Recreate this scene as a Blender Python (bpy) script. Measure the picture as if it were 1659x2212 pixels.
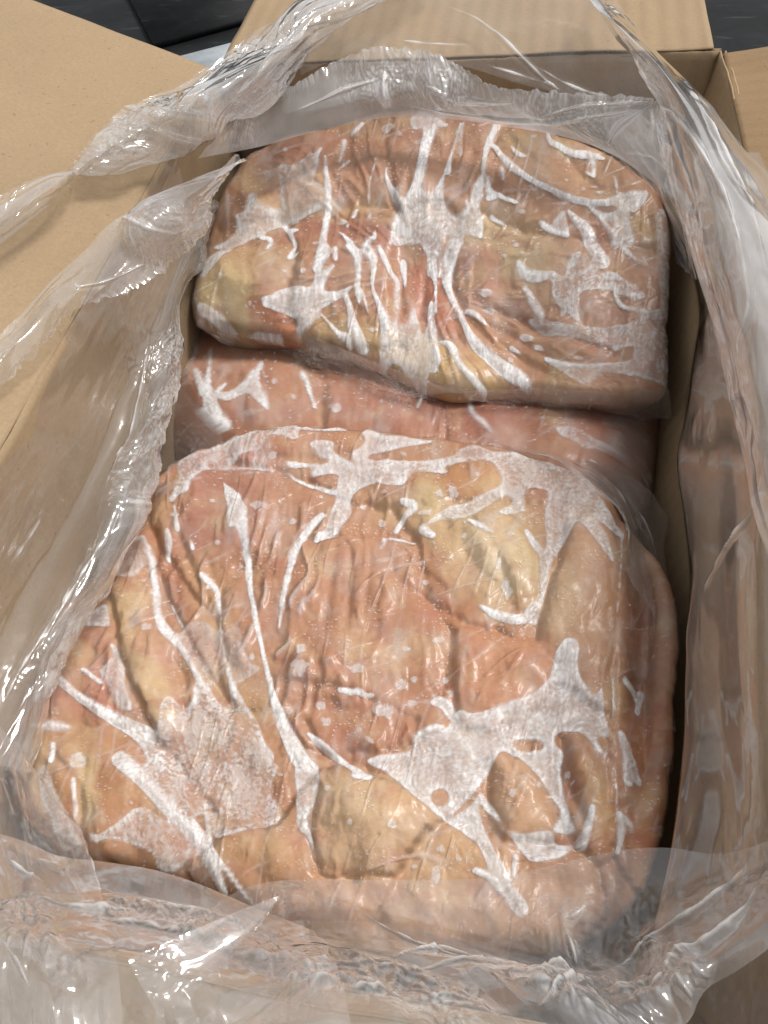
import bpy, math, random
import numpy as np

for o in list(bpy.data.objects):
    bpy.data.objects.remove(o)
sc = bpy.context.scene
COL = sc.collection
R = math.radians

# ------------------------------------------------------------------ camera
CAM_R = np.array([0., 0., 0.])            # filled below
FPX, PCX, PCY = 1664.0, 829.5, 1106.0     # focal length and centre in tracing units (1659 x 2212)
ZR = 0.25                                 # height of the carton rim


def solve_camera(V, bl, br, W):
    y = np.array([V[0] - PCX, V[1] - PCY, FPX]); y /= np.linalg.norm(y)
    a = np.array([bl[0] - PCX, bl[1] - PCY, FPX]); b = np.array([br[0] - PCX, br[1] - PCY, FPX])
    x = np.cross(np.cross(a, b), y); x /= np.linalg.norm(x)
    if x[0] < 0: x = -x
    z = np.cross(x, y)
    st = np.linalg.lstsq(np.stack([b, -a], 1), W * x, rcond=None)[0]
    M = np.stack([x, y, z])
    return M, M @ (-(a * st[1]))


M3, CREL = solve_camera((1270, -1280), (465, 145), (1559, 110), 0.40)
CPOS = CREL + np.array([-0.20, 0.31, ZR])
cd = bpy.data.cameras.new('camera'); cam = bpy.data.objects.new('camera', cd); COL.objects.link(cam)
cd.sensor_fit = 'VERTICAL'; cd.sensor_height = 36; cd.lens = FPX / 2212 * 36
cd.clip_start = 0.01; cd.clip_end = 200
from mathutils import Matrix
mw = Matrix.Identity(4)
for i in range(3):
    mw[i][0] = M3[i, 0]; mw[i][1] = -M3[i, 1]; mw[i][2] = -M3[i, 2]; mw[i][3] = CPOS[i]
cam.matrix_world = mw
sc.camera = cam

# ------------------------------------------------------------------ light
SUN_EL, SUN_AZ = 59, 62      # azimuth measured from +Y (far side) towards +X
w = bpy.data.worlds.new('World'); sc.world = w; w.use_nodes = True
nt = w.node_tree; bg = nt.nodes['Background']
sky = nt.nodes.new('ShaderNodeTexSky'); sky.sky_type = 'NISHITA'; sky.sun_disc = False
sky.sun_elevation = R(SUN_EL); sky.sun_rotation = R(SUN_AZ)
sky.air_density = 1.0; sky.dust_density = 2.0; sky.ozone_density = 0.3
hs = nt.nodes.new('ShaderNodeHueSaturation'); hs.inputs['Saturation'].default_value = 0.12
nt.links.new(sky.outputs[0], hs.inputs['Color']); nt.links.new(hs.outputs[0], bg.inputs['Color'])
bg.inputs['Strength'].default_value = 0.09
sl = bpy.data.lights.new('sun', 'SUN'); sl.energy = 1.5; sl.angle = R(12); sl.color = (1, .965, .92)
so = bpy.data.objects.new('sun', sl); COL.objects.link(so)
from mathutils import Vector
sd = Vector((math.sin(R(SUN_AZ)) * math.cos(R(SUN_EL)), math.cos(R(SUN_AZ)) * math.cos(R(SUN_EL)), math.sin(R(SUN_EL))))
so.rotation_euler = sd.to_track_quat('Z', 'Y').to_euler(); so.location = sd * 3
vs = sc.view_settings
vs.view_transform = 'Standard'; vs.look = 'None'; vs.exposure = 0.75; vs.gamma = 1; vs.use_curve_mapping = False
sc.render.engine = 'CYCLES'
cy = sc.cycles
cy.max_bounces = 6; cy.diffuse_bounces = 2; cy.glossy_bounces = 2; cy.transmission_bounces = 2
cy.transparent_max_bounces = 24; cy.use_denoising = True
cy.caustics_reflective = False; cy.caustics_refractive = False; cy.sample_clamp_indirect = 4

# ------------------------------------------------------------------ tracing helpers
LFLAP = R(23)       # the left flap stands up at this angle
LN = np.array([math.sin(LFLAP), 0, math.cos(LFLAP)])    # its upper-face normal
PLANES = {'L': (np.array([-.2, 0, ZR]), LN), 'W': (np.array([-.2, 0, 0]), np.array([1., 0, 0])),
          'R': (np.array([.2, 0, 0]), np.array([-1., 0, 0.]))}


def ray(px, py):
    return M3 @ np.array([px - PCX, py - PCY, FPX])


def at(px, py, z):
    """a traced point at height z, or ('L', off) = off above a named plane"""
    d = ray(px, py)
    if isinstance(z, tuple):
        p0, n = PLANES[z[0]]; p0 = p0 + n * z[1]
        t = np.dot(p0 - CPOS, n) / np.dot(d, n)
    else:
        t = (z - CPOS[2]) / d[2]
    return CPOS + d * t


def to_px(P):
    q = (P - CPOS) @ M3
    return q[..., 0] / q[..., 2] * FPX + PCX, q[..., 1] / q[..., 2] * FPX + PCY


# ------------------------------------------------------------------ noise
_rs = np.random.RandomState(7)
_perm = np.tile(_rs.permutation(512), 3)
_g2 = _rs.normal(size=(512, 2)); _g2 /= np.linalg.norm(_g2, axis=1)[:, None]


def gn(x, y, seed=0):
    x = np.asarray(x, float); y = np.asarray(y, float)
    xi = np.floor(x).astype(int); yi = np.floor(y).astype(int); xf = x - xi; yf = y - yi
    u = xf * xf * xf * (xf * (xf * 6 - 15) + 10); v = yf * yf * yf * (yf * (yf * 6 - 15) + 10)

    def g(a, b):
        h = _perm[(_perm[(xi + a + seed * 37) & 511] + yi + b) & 511]
        return _g2[h, 0] * (xf - a) + _g2[h, 1] * (yf - b)
    return 1.5 * ((g(0, 0) * (1 - u) + g(1, 0) * u) * (1 - v) + (g(0, 1) * (1 - u) + g(1, 1) * u) * v)


def fbm(x, y, seed=0, octv=4):
    s = 0; a = 1; t = 0
    for k in range(octv):
        s = s + a * gn(x * 2 ** k, y * 2 ** k, seed + k * 5); t += a; a *= .5
    return s / t


def ridged(x, y, seed=0, octv=2):
    s = 0; a = 1; t = 0
    for k in range(octv):
        s = s + a * (1 - np.abs(gn(x * 2 ** k, y * 2 ** k, seed + 3 * k)) * 1.6); t += a; a *= .5
    return s / t


def sstep(a, b, x):
    t = np.clip((x - a) / (b - a), 0, 1); return t * t * (3 - 2 * t)


def lin(r, g, b):
    f = lambda c: (c / 255 / 12.92) if c / 255 <= .04045 else ((c / 255 + .055) / 1.055) ** 2.4
    return (f(r), f(g), f(b))


# ------------------------------------------------------------------ rasters (traced outlines)
FR = {'D': (0, 0, 1), 'R1': (0, 0, .5), 'R2': (829.5, 0, .5), 'R3': (0, 553, .5), 'R4': (829.5, 553, .5), 'R5': (0, 1106, .5),
      'R6': (829.5, 1106, .5), 'R7': (0, 1659, .5), 'R8': (829.5, 1659, .5),
      'Z2': (400.2, 230.4, .329), 'Z3': (909.6, 230.4, .329), 'Z4': (400.2, 545.8, .329), 'Z5': (909.6, 545.8, .329),
      'Z6': (333.5, 909.6, .329), 'Z7': (818.6, 909.6, .402), 'Z8': (667, 1455.4, .4386)}


def blur(a, s):
    n = max(1, int(s * 2.6)); k = np.exp(-.5 * (np.arange(-n, n + 1) / s) ** 2); k /= k.sum()
    p = np.pad(a, ((n, n), (n, n)), 'edge')
    t = sum(k[i] * p[i:i + a.shape[0], :] for i in range(2 * n + 1))
    return sum(k[i] * t[:, i:i + a.shape[1]] for i in range(2 * n + 1))


def smooth_closed(p, n=6):
    p = np.array(p, float); a = np.roll(p, 1, 0); b = p; c = np.roll(p, -1, 0); d = np.roll(p, -2, 0)
    out = []
    for t in np.arange(n) / n:
        out.append(.5 * ((2 * b) + (c - a) * t + (2 * a - 5 * b + 4 * c - d) * t * t + (-a + 3 * b - 3 * c + d) * t ** 3))
    return np.stack(out, 1).reshape(-1, 2)


def smooth_open(p, n=6):
    p = np.array(p, float)
    e = np.vstack([2 * p[0] - p[1], p, 2 * p[-1] - p[-2]]); out = []
    for i in range(len(p) - 1):
        a, b, c, d = e[i:i + 4]
        for t in np.arange(n) / n:
            out.append(.5 * ((2 * b) + (c - a) * t + (2 * a - 5 * b + 4 * c - d) * t * t + (-a + 3 * b - 3 * c + d) * t ** 3))
    out.append(p[-1]); return np.array(out)


class Ras:
    """a raster in tracing units, half resolution, over a bounding box"""
    def __init__(s, x0, y0, x1, y1, st=1.6):
        s.x0, s.y0, s.st = x0, y0, st
        s.w = int((x1 - x0) / st) + 1; s.h = int((y1 - y0) / st) + 1
        s.X, s.Y = np.meshgrid(x0 + np.arange(s.w) * st, y0 + np.arange(s.h) * st)

    def _win(s, p, m):
        i0 = max(0, int((p[:, 0].min() - m - s.x0) / s.st)); i1 = min(s.w, int((p[:, 0].max() + m - s.x0) / s.st) + 2)
        j0 = max(0, int((p[:, 1].min() - m - s.y0) / s.st)); j1 = min(s.h, int((p[:, 1].max() + m - s.y0) / s.st) + 2)
        return j0, j1, i0, i1

    def poly(s, pts, sm=True):
        p = smooth_closed(pts) if sm else np.array(pts, float)
        out = np.zeros((s.h, s.w)); j0, j1, i0, i1 = s._win(p, 2)
        if j1 <= j0 or i1 <= i0: return out
        X = s.X[j0:j1, i0:i1]; Y = s.Y[j0:j1, i0:i1]; ins = np.zeros(X.shape, bool)
        q = np.roll(p, -1, 0)
        for (xa, ya), (xb, yb) in zip(p, q):
            if ya == yb: continue
            c = ((ya > Y) != (yb > Y)) & (X < (xb - xa) * (Y - ya) / (yb - ya) + xa)
            ins ^= c
        out[j0:j1, i0:i1] = ins
        return out

    def stroke(s, pts, wd):
        """returns (mask, ridge 0..1)"""
        wd = list(wd) if hasattr(wd, '__len__') else [wd] * len(pts)
        q = smooth_open(np.column_stack([np.array(pts, float), np.array(wd, float)]), 5)
        rd = np.zeros((s.h, s.w))
        for a, b in zip(q[:-1], q[1:]):
            seg = np.array([a, b]); m = max(a[2], b[2]) * .5 + 2
            j0, j1, i0, i1 = s._win(seg, m)
            if j1 <= j0 or i1 <= i0: continue
            X = s.X[j0:j1, i0:i1]; Y = s.Y[j0:j1, i0:i1]
            dx, dy = b[0] - a[0], b[1] - a[1]; L = dx * dx + dy * dy + 1e-9
            t = np.clip(((X - a[0]) * dx + (Y - a[1]) * dy) / L, 0, 1)
            d = np.hypot(X - a[0] - t * dx, Y - a[1] - t * dy); ww = np.maximum((a[2] + (b[2] - a[2]) * t) * .5, .8)
            rd[j0:j1, i0:i1] = np.maximum(rd[j0:j1, i0:i1], 1 - d / ww)
        return (rd > 0).astype(float), np.clip(rd, 0, 1)

    def ell(s, x, y, rx, ry, rot=0):
        c, n = math.cos(R(rot)), math.sin(R(rot))
        u = ((s.X - x) * c + (s.Y - y) * n) / rx; v = (-(s.X - x) * n + (s.Y - y) * c) / ry
        return u * u + v * v

    def sample(s, a, px, py):
        fx = np.clip((px - s.x0) / s.st, 0, s.w - 1.001); fy = np.clip((py - s.y0) / s.st, 0, s.h - 1.001)
        i = fx.astype(int); j = fy.astype(int); u = fx - i; v = fy - j
        if a.ndim == 3: u = u[..., None]; v = v[..., None]
        return (a[j, i] * (1 - u) + a[j, i + 1] * u) * (1 - v) + (a[j + 1, i] * (1 - u) + a[j + 1, i + 1] * u) * v


# ------------------------------------------------------------------ mesh helpers
def link(o, parent=None):
    COL.objects.link(o)
    if parent is not None:
        o.parent = parent
        if parent.type == 'EMPTY' and parent.location.length > 0: o.matrix_parent_inverse = parent.matrix_basis.inverted()
        elif parent.parent is not None and parent.parent.location.length > 0: o.location = (0, 0, 0)
    return o


def grid_faces(n, m):
    i = np.arange(n - 1)[:, None] * m + np.arange(m - 1)[None, :]
    return np.stack([i, i + m, i + m + 1, i + 1], -1).reshape(-1, 4)


def build(name, V, F, mat, parent=None, attrs=None, normals=None, smooth=True):
    """one mesh object; F quads; keeps only used vertices"""
    used = np.zeros(len(V), bool); used[F.ravel()] = True
    if not used.all():
        idx = np.cumsum(used) - 1; F = idx[F]; V = V[used]
        attrs = {k: a[used] for k, a in (attrs or {}).items()}
        if normals is not None: normals = normals[used]
    me = bpy.data.meshes.new(name); k = F.shape[1]
    me.vertices.add(len(V)); me.vertices.foreach_set('co', V.astype(np.float32).ravel())
    me.loops.add(F.size); me.loops.foreach_set('vertex_index', F.astype(np.int32).ravel())
    me.polygons.add(len(F)); me.polygons.foreach_set('loop_start', (np.arange(len(F)) * k).astype(np.int32))
    me.update(calc_edges=True); me.validate()
    if smooth: me.polygons.foreach_set('use_smooth', np.ones(len(me.polygons), bool))
    for an, a in (attrs or {}).items():
        if a.ndim == 1:
            t = me.attributes.new(an, 'FLOAT', 'POINT'); t.data.foreach_set('value', a.astype(np.float32))
        else:
            t = me.attributes.new(an, 'FLOAT_COLOR', 'POINT')
            t.data.foreach_set('color', np.column_stack([a, np.ones(len(a))]).astype(np.float32).ravel())
    if normals is not None: me.normals_split_custom_set_from_vertices(normals.astype(np.float32))
    me.materials.append(mat)
    return link(bpy.data.objects.new(name, me), parent)


def grid_normals(P):
    du = np.gradient(P, axis=0); dv = np.gradient(P, axis=1)
    n = np.cross(du, dv); return n / (np.linalg.norm(n, axis=-1, keepdims=True) + 1e-12)


def thing(name, label, cat, loc=(0, 0, 0), group=None):
    o = bpy.data.objects.new(name, None); COL.objects.link(o); o.location = loc
    o.empty_display_size = .05
    o['label'] = label; o['category'] = cat
    if group: o['group'] = group
    return o


def boxes(name, parts, mat, parent=None, bevel=0):
    """list of 8-corner hexahedra (bottom 4 ccw, top 4) joined in one mesh"""
    V = []; F = []
    for c in parts:
        b = len(V); V += [tuple(p) for p in c]
        F += [(b, b + 3, b + 2, b + 1), (b + 4, b + 5, b + 6, b + 7), (b, b + 1, b + 5, b + 4), (b + 1, b + 2, b + 6, b + 5),
              (b + 2, b + 3, b + 7, b + 6), (b + 3, b, b + 4, b + 7)]
    return build(name, np.array(V, float), np.array(F), mat, parent, smooth=False)


# ------------------------------------------------------------------ materials
class NT:
    def __init__(s, name):
        s.m = bpy.data.materials.new(name); s.m.use_nodes = True; s.t = s.m.node_tree; s.t.nodes.clear()
        s.out = s.n('ShaderNodeOutputMaterial')

    def n(s, t, **kw):
        x = s.t.nodes.new(t)
        for k, v in kw.items():
            if hasattr(x, k): setattr(x, k, v)
        return x

    def set(s, node, **kw):
        for k, v in kw.items(): node.inputs[k.replace('_', ' ')].default_value = v
        return node

    def l(s, a, b): s.t.links.new(a, b)

    def math(s, op, a, b=None, clamp=False):
        x = s.n('ShaderNodeMath', operation=op); x.use_clamp = clamp
        for i, v in enumerate((a, b)):
            if v is None: continue
            if hasattr(v, 'is_linked'): s.l(v, x.inputs[i])
            else: x.inputs[i].default_value = v
        return x.outputs[0]

    def mix(s, f, a, b, mode='MIX'):
        x = s.n('ShaderNodeMix', data_type='RGBA', blend_type=mode)
        for i, v in ((0, f), (6, a), (7, b)):
            if hasattr(v, 'is_linked'): s.l(v, x.inputs[i])
            else: x.inputs[i].default_value = v if i == 0 else (*v, 1)
        return x.outputs[2]

    def ramp(s, v, pts):
        x = s.n('ShaderNodeValToRGB'); s.l(v, x.inputs[0]); e = x.color_ramp.elements
        while len(e) < len(pts): e.new(.5)
        for q, (p, c) in zip(e, pts): q.position = p; q.color = (*c, 1) if len(c) == 3 else c
        return x.outputs[0]

    def noise(s, co, scale, detail=4, rough=.5, dist=0):
        x = s.n('ShaderNodeTexNoise'); s.set(x, Scale=scale, Detail=detail, Roughness=rough, Distortion=dist)
        if co is not None: s.l(co, x.inputs['Vector'])
        return x.outputs[0]

    def mapping(s, co, scale=(1, 1, 1), rot=(0, 0, 0)):
        x = s.n('ShaderNodeMapping'); x.inputs['Scale'].default_value = scale; x.inputs['Rotation'].default_value = rot
        s.l(co, x.inputs[0]); return x.outputs[0]

    def attr(s, name, fac=True):
        x = s.n('ShaderNodeAttribute'); x.attribute_name = name
        return x.outputs['Fac'] if fac else x.outputs['Color']

    def bump(s, h, strength, dist, nrm=None):
        x = s.n('ShaderNodeBump'); s.set(x, Strength=strength, Distance=dist); s.l(h, x.inputs['Height'])
        if nrm is not None: s.l(nrm, x.inputs['Normal'])
        return x.outputs[0]


def gcoord(N):
    g = N.n('ShaderNodeNewGeometry'); return g.outputs['Position']


def mat_card(name='cardboard', axis=0, flute=.0, tint=(.355, .252, .150)):
    N = NT(name); co = gcoord(N)
    p = N.n('ShaderNodeBsdfPrincipled'); N.set(p, Roughness=.82)
    p.inputs['Specular IOR Level'].default_value = .25
    big = N.noise(co, 9, 3); fine = N.noise(co, 420, 3, .7); fib = N.noise(N.mapping(co, (900, 900, 900)), 1, 2)
    c = N.ramp(big, [(.3, tuple(v * .88 for v in tint)), (.7, tuple(v * 1.08 for v in tint))])
    c = N.mix(.35, c, N.ramp(fine, [(.3, tuple(v * .72 for v in tint)), (.7, tuple(min(1, v * 1.22) for v in tint))]))
    sp = N.ramp(N.noise(N.mapping(co, (1, 1, 1)), 260, 1), [(.70, (0, 0, 0)), (.76, (1, 1, 1))])
    c = N.mix(N.math('MULTIPLY', sp, .35), c, tuple(v * .35 for v in tint))
    h = fine
    # the ridges of the fluting telegraph through the paper liner
    wv = N.n('ShaderNodeTexWave'); wv.wave_type = 'BANDS'; wv.bands_direction = 'X' if axis == 0 else 'Y'
    N.set(wv, Scale=22.0, Distortion=1.2, Detail=1.0); wv.inputs['Detail Scale'].default_value = .6
    N.l(co, wv.inputs['Vector'])
    c = N.mix(flute * .35, c, N.ramp(wv.outputs[1], [(0, tuple(v * .82 for v in tint)), (1, tuple(v * 1.1 for v in tint))]))
    sc_ = N.ramp(N.noise(N.mapping(co, (22, 9, 14), (0, 0, .6)), 1, 6, .7, 1.5), [(.56, (0, 0, 0)), (.74, (1, 1, 1))])
    c = N.mix(N.math('MULTIPLY', sc_, .22), c, tuple(v * 1.35 for v in tint))
    st_ = N.ramp(N.noise(co, 5.5, 5, .6, .8), [(.58, (0, 0, 0)), (.66, (1, 1, 1))])
    c = N.mix(N.math('MULTIPLY', st_, .16), c, tuple(v * .55 for v in tint))
    N.l(c, p.inputs['Base Color'])
    b = N.bump(wv.outputs[1], min(1, flute), .0012)
    b = N.bump(h, .25, .0004, b)
    N.l(b, p.inputs['Normal']); N.l(p.outputs[0], N.out.inputs[0]); return N.m


def mat_meat():
    N = NT('chicken'); co = gcoord(N); p = N.n('ShaderNodeBsdfPrincipled')
    col = N.attr('mcol', False)
    n2 = N.noise(N.mapping(co, (210, 300, 250), (0, 0, .5)), 1, 4, .65, .7)
    c = N.mix(.36, col, N.mix(1, col, N.ramp(n2, [(.28, (.74, .66, .58)), (.52, (1, 1, 1)), (.75, (1.2, 1.2, 1.22))]), 'MULTIPLY'))
    N.l(c, p.inputs['Base Color'])
    N.set(p, Roughness=.48); p.inputs['Specular IOR Level'].default_value = .35
    N.l(N.bump(n2, .12, .0006), p.inputs['Normal']); N.l(p.outputs[0], N.out.inputs[0]); return N.m


def mat_film():
    """thin poly film lying on the meat; frosted where it has lifted off"""
    N = NT('block_film'); co = gcoord(N)
    fr = N.attr('frost')
    nz = N.noise(co, 90, 2, .5, .6)
    b = N.bump(nz, .10, .0010)
    gl = N.n('ShaderNodeBsdfGlossy'); N.set(gl, Roughness=.24, Color=(1, 1, 1, 1)); N.l(b, gl.inputs['Normal'])
    tr = N.n('ShaderNodeBsdfTransparent'); N.set(tr, Color=(.96, .957, .955, 1))
    fz = N.n('ShaderNodeFresnel'); N.set(fz, IOR=1.36); N.l(b, fz.inputs['Normal'])
    df = N.n('ShaderNodeBsdfDiffuse'); N.set(df, Color=(.95, .945, .94, 1)); N.l(b, df.inputs['Normal'])
    tl = N.n('ShaderNodeBsdfTranslucent'); N.set(tl, Color=(.9, .88, .87, 1))
    fm = N.n('ShaderNodeMixShader'); N.set(fm, Fac=.12); N.l(df.outputs[0], fm.inputs[1]); N.l(tl.outputs[0], fm.inputs[2])
    mx = N.n('ShaderNodeMixShader'); N.l(fr, mx.inputs[0]); N.l(tr.outputs[0], mx.inputs[1]); N.l(fm.outputs[0], mx.inputs[2])
    m2 = N.n('ShaderNodeMixShader'); N.l(N.math('MULTIPLY', fz.outputs[0], .5), m2.inputs[0]); N.l(mx.outputs[0], m2.inputs[1]); N.l(gl.outputs[0], m2.inputs[2])
    N.l(m2.outputs[0], N.out.inputs[0]); return N.m


def mat_liner(name='liner_plastic', rough=.09, gloss=1.9, edge=.45):
    """thin milky polythene; attribute 'haze' = milkiness of the film, from its folds and creases"""
    N = NT(name); co = gcoord(N); hz = N.attr('haze')
    gl = N.n('ShaderNodeBsdfGlossy'); N.set(gl, Roughness=rough, Color=(1, 1, 1, 1))
    tr = N.n('ShaderNodeBsdfTransparent'); N.set(tr, Color=(.975, .973, .972, 1))
    fz = N.n('ShaderNodeFresnel'); bf = N.n('ShaderNodeNewGeometry').outputs['Backfacing']
    N.l(N.math('SUBTRACT', 1.5, N.math('MULTIPLY', bf, 1.5 - 1 / 1.5)), fz.inputs['IOR'])     # a thin film reflects alike on both faces
    df = N.n('ShaderNodeBsdfDiffuse'); N.set(df, Color=(.94, .935, .93, 1))
    tl = N.n('ShaderNodeBsdfTranslucent'); N.set(tl, Color=(.9, .89, .885, 1))
    milk = N.n('ShaderNodeMixShader'); N.set(milk, Fac=.4); N.l(df.outputs[0], milk.inputs[1]); N.l(tl.outputs[0], milk.inputs[2])
    op = N.math('ADD', hz, N.math('MULTIPLY', N.math('SUBTRACT', fz.outputs[0], .04), edge), True)
    m1 = N.n('ShaderNodeMixShader'); N.l(op, m1.inputs[0]); N.l(tr.outputs[0], m1.inputs[1]); N.l(milk.outputs[0], m1.inputs[2])
    m2 = N.n('ShaderNodeMixShader'); N.l(N.math('MULTIPLY', fz.outputs[0], gloss, True), m2.inputs[0]); N.l(m1.outputs[0], m2.inputs[1]); N.l(gl.outputs[0], m2.inputs[2])
    N.l(m2.outputs[0], N.out.inputs[0]); return N.m


def mat_floor():
    N = NT('dark_floor'); co = gcoord(N); p = N.n('ShaderNodeBsdfPrincipled')
    a = N.noise(co, 14, 6, .65, .5); b = N.noise(N.mapping(co, (12, 70, 1)), 1, 5, .6, .6)
    c = N.ramp(a, [(.35, (.006, .0066, .007)), (.6, (.012, .013, .014)), (.8, (.028, .029, .03))])
    c = N.mix(N.ramp(b, [(.62, (0, 0, 0)), (.72, (.5, .5, .5))]), c, (.10, .10, .10))
    N.l(c, p.inputs['Base Color']); N.set(p, Roughness=.6); p.inputs['Specular IOR Level'].default_value = .15
    N.l(N.bump(a, .3, .002), p.inputs['Normal']); N.l(p.outputs[0], N.out.inputs[0]); return N.m


def mat_plain(name, col, rough=.6, var=.15, scale=40):
    N = NT(name); co = gcoord(N); p = N.n('ShaderNodeBsdfPrincipled')
    a = N.noise(co, scale, 5, .6)
    N.l(N.ramp(a, [(.3, tuple(v * (1 - var) for v in col)), (.7, tuple(v * (1 + var) for v in col))]), p.inputs['Base Color'])
    N.set(p, Roughness=rough); N.l(N.bump(a, .2, .001), p.inputs['Normal']); N.l(p.outputs[0], N.out.inputs[0]); return N.m


CARD = mat_card('cardboard', 0, .0); CARD_FL = mat_card('cardboard_fluted', 0, .4); CARD_R = mat_card('cardboard_side', 1, .3, (.42, .295, .17)); CARD_SHADED = mat_card('cardboard_shaded', 1, .3, (.29, .19, .10))  # right wall tint lightened against its shade; right flap's shade in its darker tint
PAPER = mat_plain('corrugation_paper', (.40, .26, .14), .9, .25, 300)
MEAT = mat_meat(); FILM = mat_film(); LINER = mat_liner(); LINER_THIN = mat_liner('liner_plastic_thin', .22, .32, .12); FLOOR = mat_floor()

# ------------------------------------------------------------------ floor
def sheet_quad(name, x0, y0, x1, y1, z, mat):
    V = np.array([(x0, y0, z), (x1, y0, z), (x1, y1, z), (x0, y1, z)], float)
    o = build(name, V, np.array([[0, 1, 2, 3]]), mat, smooth=False); o['kind'] = 'structure'; return o


sheet_quad('floor', -12, -12, 12, 12, 0, FLOOR)


def hexa(x0, y0, z0, x1, y1, z1):
    return [(x0, y0, z0), (x1, y0, z0), (x1, y1, z0), (x0, y1, z0), (x0, y0, z1), (x1, y0, z1), (x1, y1, z1), (x0, y1, z1)]


def floor_poly(name, pts, z, th, mat):
    B = [at(x, y, z) for x, y in pts]; lo = [(p[0], p[1], z - th) for p in B]
    o = boxes(name, [lo + [tuple(p) for p in B]], mat); o['kind'] = 'structure'; return o


floor_poly('floor_strip', [(330, 170), (700, 100), (700, 40), (330, 136)], .012, .011, mat_plain('pale_grey_paint', (.42, .46, .48), .45, .12, 60))
floor_poly('floor_ledge', [(330, 95), (620, 14), (640, -160), (200, -160)], .010, .009, FLOOR)

# ------------------------------------------------------------------ the carton
W, L, TH = .40, .63, .0045
YB = .31; YF = YB - L
ca = thing('cardboard_box', 'open tan corrugated cardboard carton with its flaps folded out', 'cardboard box', (0, (YB + YF) / 2, 0))


def panel(name, p00, p10, p01, nrm, mat, nu, nv, parent, wob=.0015, seed=1, cut=.0):
    """a corrugated board: bowed liners top and bottom with a fluted medium showing at the cut edges"""
    p00, p10, p01, nrm = [np.array(q, float) for q in (p00, p10, p01, nrm)]
    u = np.linspace(0, 1, nu)[:, None, None]; v = np.linspace(0, 1, nv)[None, :, None]
    lu = np.linalg.norm(p10 - p00); lv = np.linalg.norm(p01 - p00)
    h = wob * fbm(u[..., 0] * lu * 9 + seed, v[..., 0] * lv * 9 + seed * 3, seed, 3)[..., None] * 2
    # slightly ragged cut edge
    P = p00 + (p10 - p00) * u + (p01 - p00) * v
    edge = (gn(u[..., 0] * lu * 260, v[..., 0] * 0 + seed, seed) * .0007)[..., None] * (v > .985)
    P = P + (p01 - p00) / lv * edge + nrm * h
    t = .0009
    fs = grid_faces(nu, nv); n = nu * nv
    def slab(a, b):
        A = (P + nrm * a).reshape(-1, 3); B = (P + nrm * b).reshape(-1, 3)
        idx = np.arange(n).reshape(nu, nv)
        rim = np.concatenate([idx[:, 0], idx[-1, 1:], idx[-2::-1, -1], idx[0, -2:0:-1]]); r2 = np.roll(rim, -1)
        side = np.stack([rim, r2, r2 + n, rim + n], 1)
        return np.vstack([A, B]), np.vstack([fs[:, ::-1], fs + n, side])
    V1, F1 = slab(-t, 0); V2, F2 = slab(-TH, -TH + t)
    o = build(name, np.vstack([V1, V2]), np.vstack([F1, F2 + len(V1)]), mat, parent, smooth=False)
    # fluting: a wave running along u seen at the v edge
    nf = int(lu / .0009); uu = np.linspace(0.001, .999, nf); ph = uu * lu / .0072 * 2 * math.pi
    hz = -TH * .5 + (TH * .5 - t) * np.sin(ph)
    vv = np.linspace(0.001, .9985, 6)
    hh = wob * 2 * fbm(uu[:, None] * lu * 9 + seed, vv[None, :] * lv * 9 + seed * 3, seed, 3)
    Q = p00 + (p10 - p00) * uu[:, None, None] + (p01 - p00) * vv[None, :, None] + nrm * (hz[:, None] + hh)[..., None]
    build('fluting', Q.reshape(-1, 3), grid_faces(nf, 6), PAPER, o)
    return o


# walls: inner face on the interior plane
def wall(name, a, b, mat, nrm, seed, lean=(0, 0, 0)):
    a = np.array(a, float); b = np.array(b, float); up = np.array([0, 0, ZR - .004])
    return panel(name, a + np.array(lean), b + np.array(lean), a + up, nrm, mat, 60, 40, ca, .002, seed)


wall('wall', (-W / 2, YB, .004), (-W / 2, YF, .004), CARD, (1, 0, 0), 3)
wall('wall', (W / 2, YF, .004), (W / 2, YB, .004), CARD_R, (-1, 0, 0), 5, (-.04, 0, 0))
wall('wall', (-W / 2, YB, .004), (W / 2, YB, .004), CARD_FL, (0, -1, 0), 7)
wall('wall', (W / 2, YF, .004), (-W / 2, YF, .004), CARD, (0, 1, 0), 9)
boxes('bottom_panel', [hexa(-W / 2 - .003, YF - .003, .0005, W / 2 + .003, YB + .003, .0035)], CARD, ca)
G = .0006
LFD = np.array([-math.cos(LFLAP), 0, math.sin(LFLAP)])
# back flap lies flat, left flap stands up, right flap nearly flat, front flap slopes down
FB = panel('flap', (-W / 2 + .004, YB + G, ZR + .002), (W / 2 - .006, YB + G, ZR + .002), (-W / 2 + .004, YB + .20, ZR + .004), (0, 0, 1), CARD_FL, 90, 60, ca, .0015, 11)
c0 = np.array([-W / 2 + .0006, YB - .004, ZR - .0006]) + LFD * G
FL = panel('flap', c0 + np.array([0, -L + .008, 0]), c0, c0 + LFD * .20 + np.array([0, -L + .008, 0]), LN, CARD, 120, 60, ca, .0008, 13)
RFD = np.array([math.cos(R(6)), 0, math.sin(R(6))])
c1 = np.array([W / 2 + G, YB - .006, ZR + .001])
FRt = panel('flap', c1, c1 + np.array([0, -L + .012, 0]), c1 + RFD * .20, np.array([-math.sin(R(6)), 0, math.cos(R(6))]), CARD_SHADED, 120, 60, ca, .002, 17)
FFD = np.array([0, -math.cos(R(-16)), math.sin(R(-16))])
c2 = np.array([W / 2 - .004, YF - G, ZR + .001])
FFr = panel('flap', c2, c2 + np.array([-W + .008, 0, 0]), c2 + FFD * .20, np.array([0, math.sin(R(-16)), math.cos(R(-16))]), CARD_FL, 90, 60, ca, .002, 19)

# ------------------------------------------------------------------ frozen chicken blocks


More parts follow.
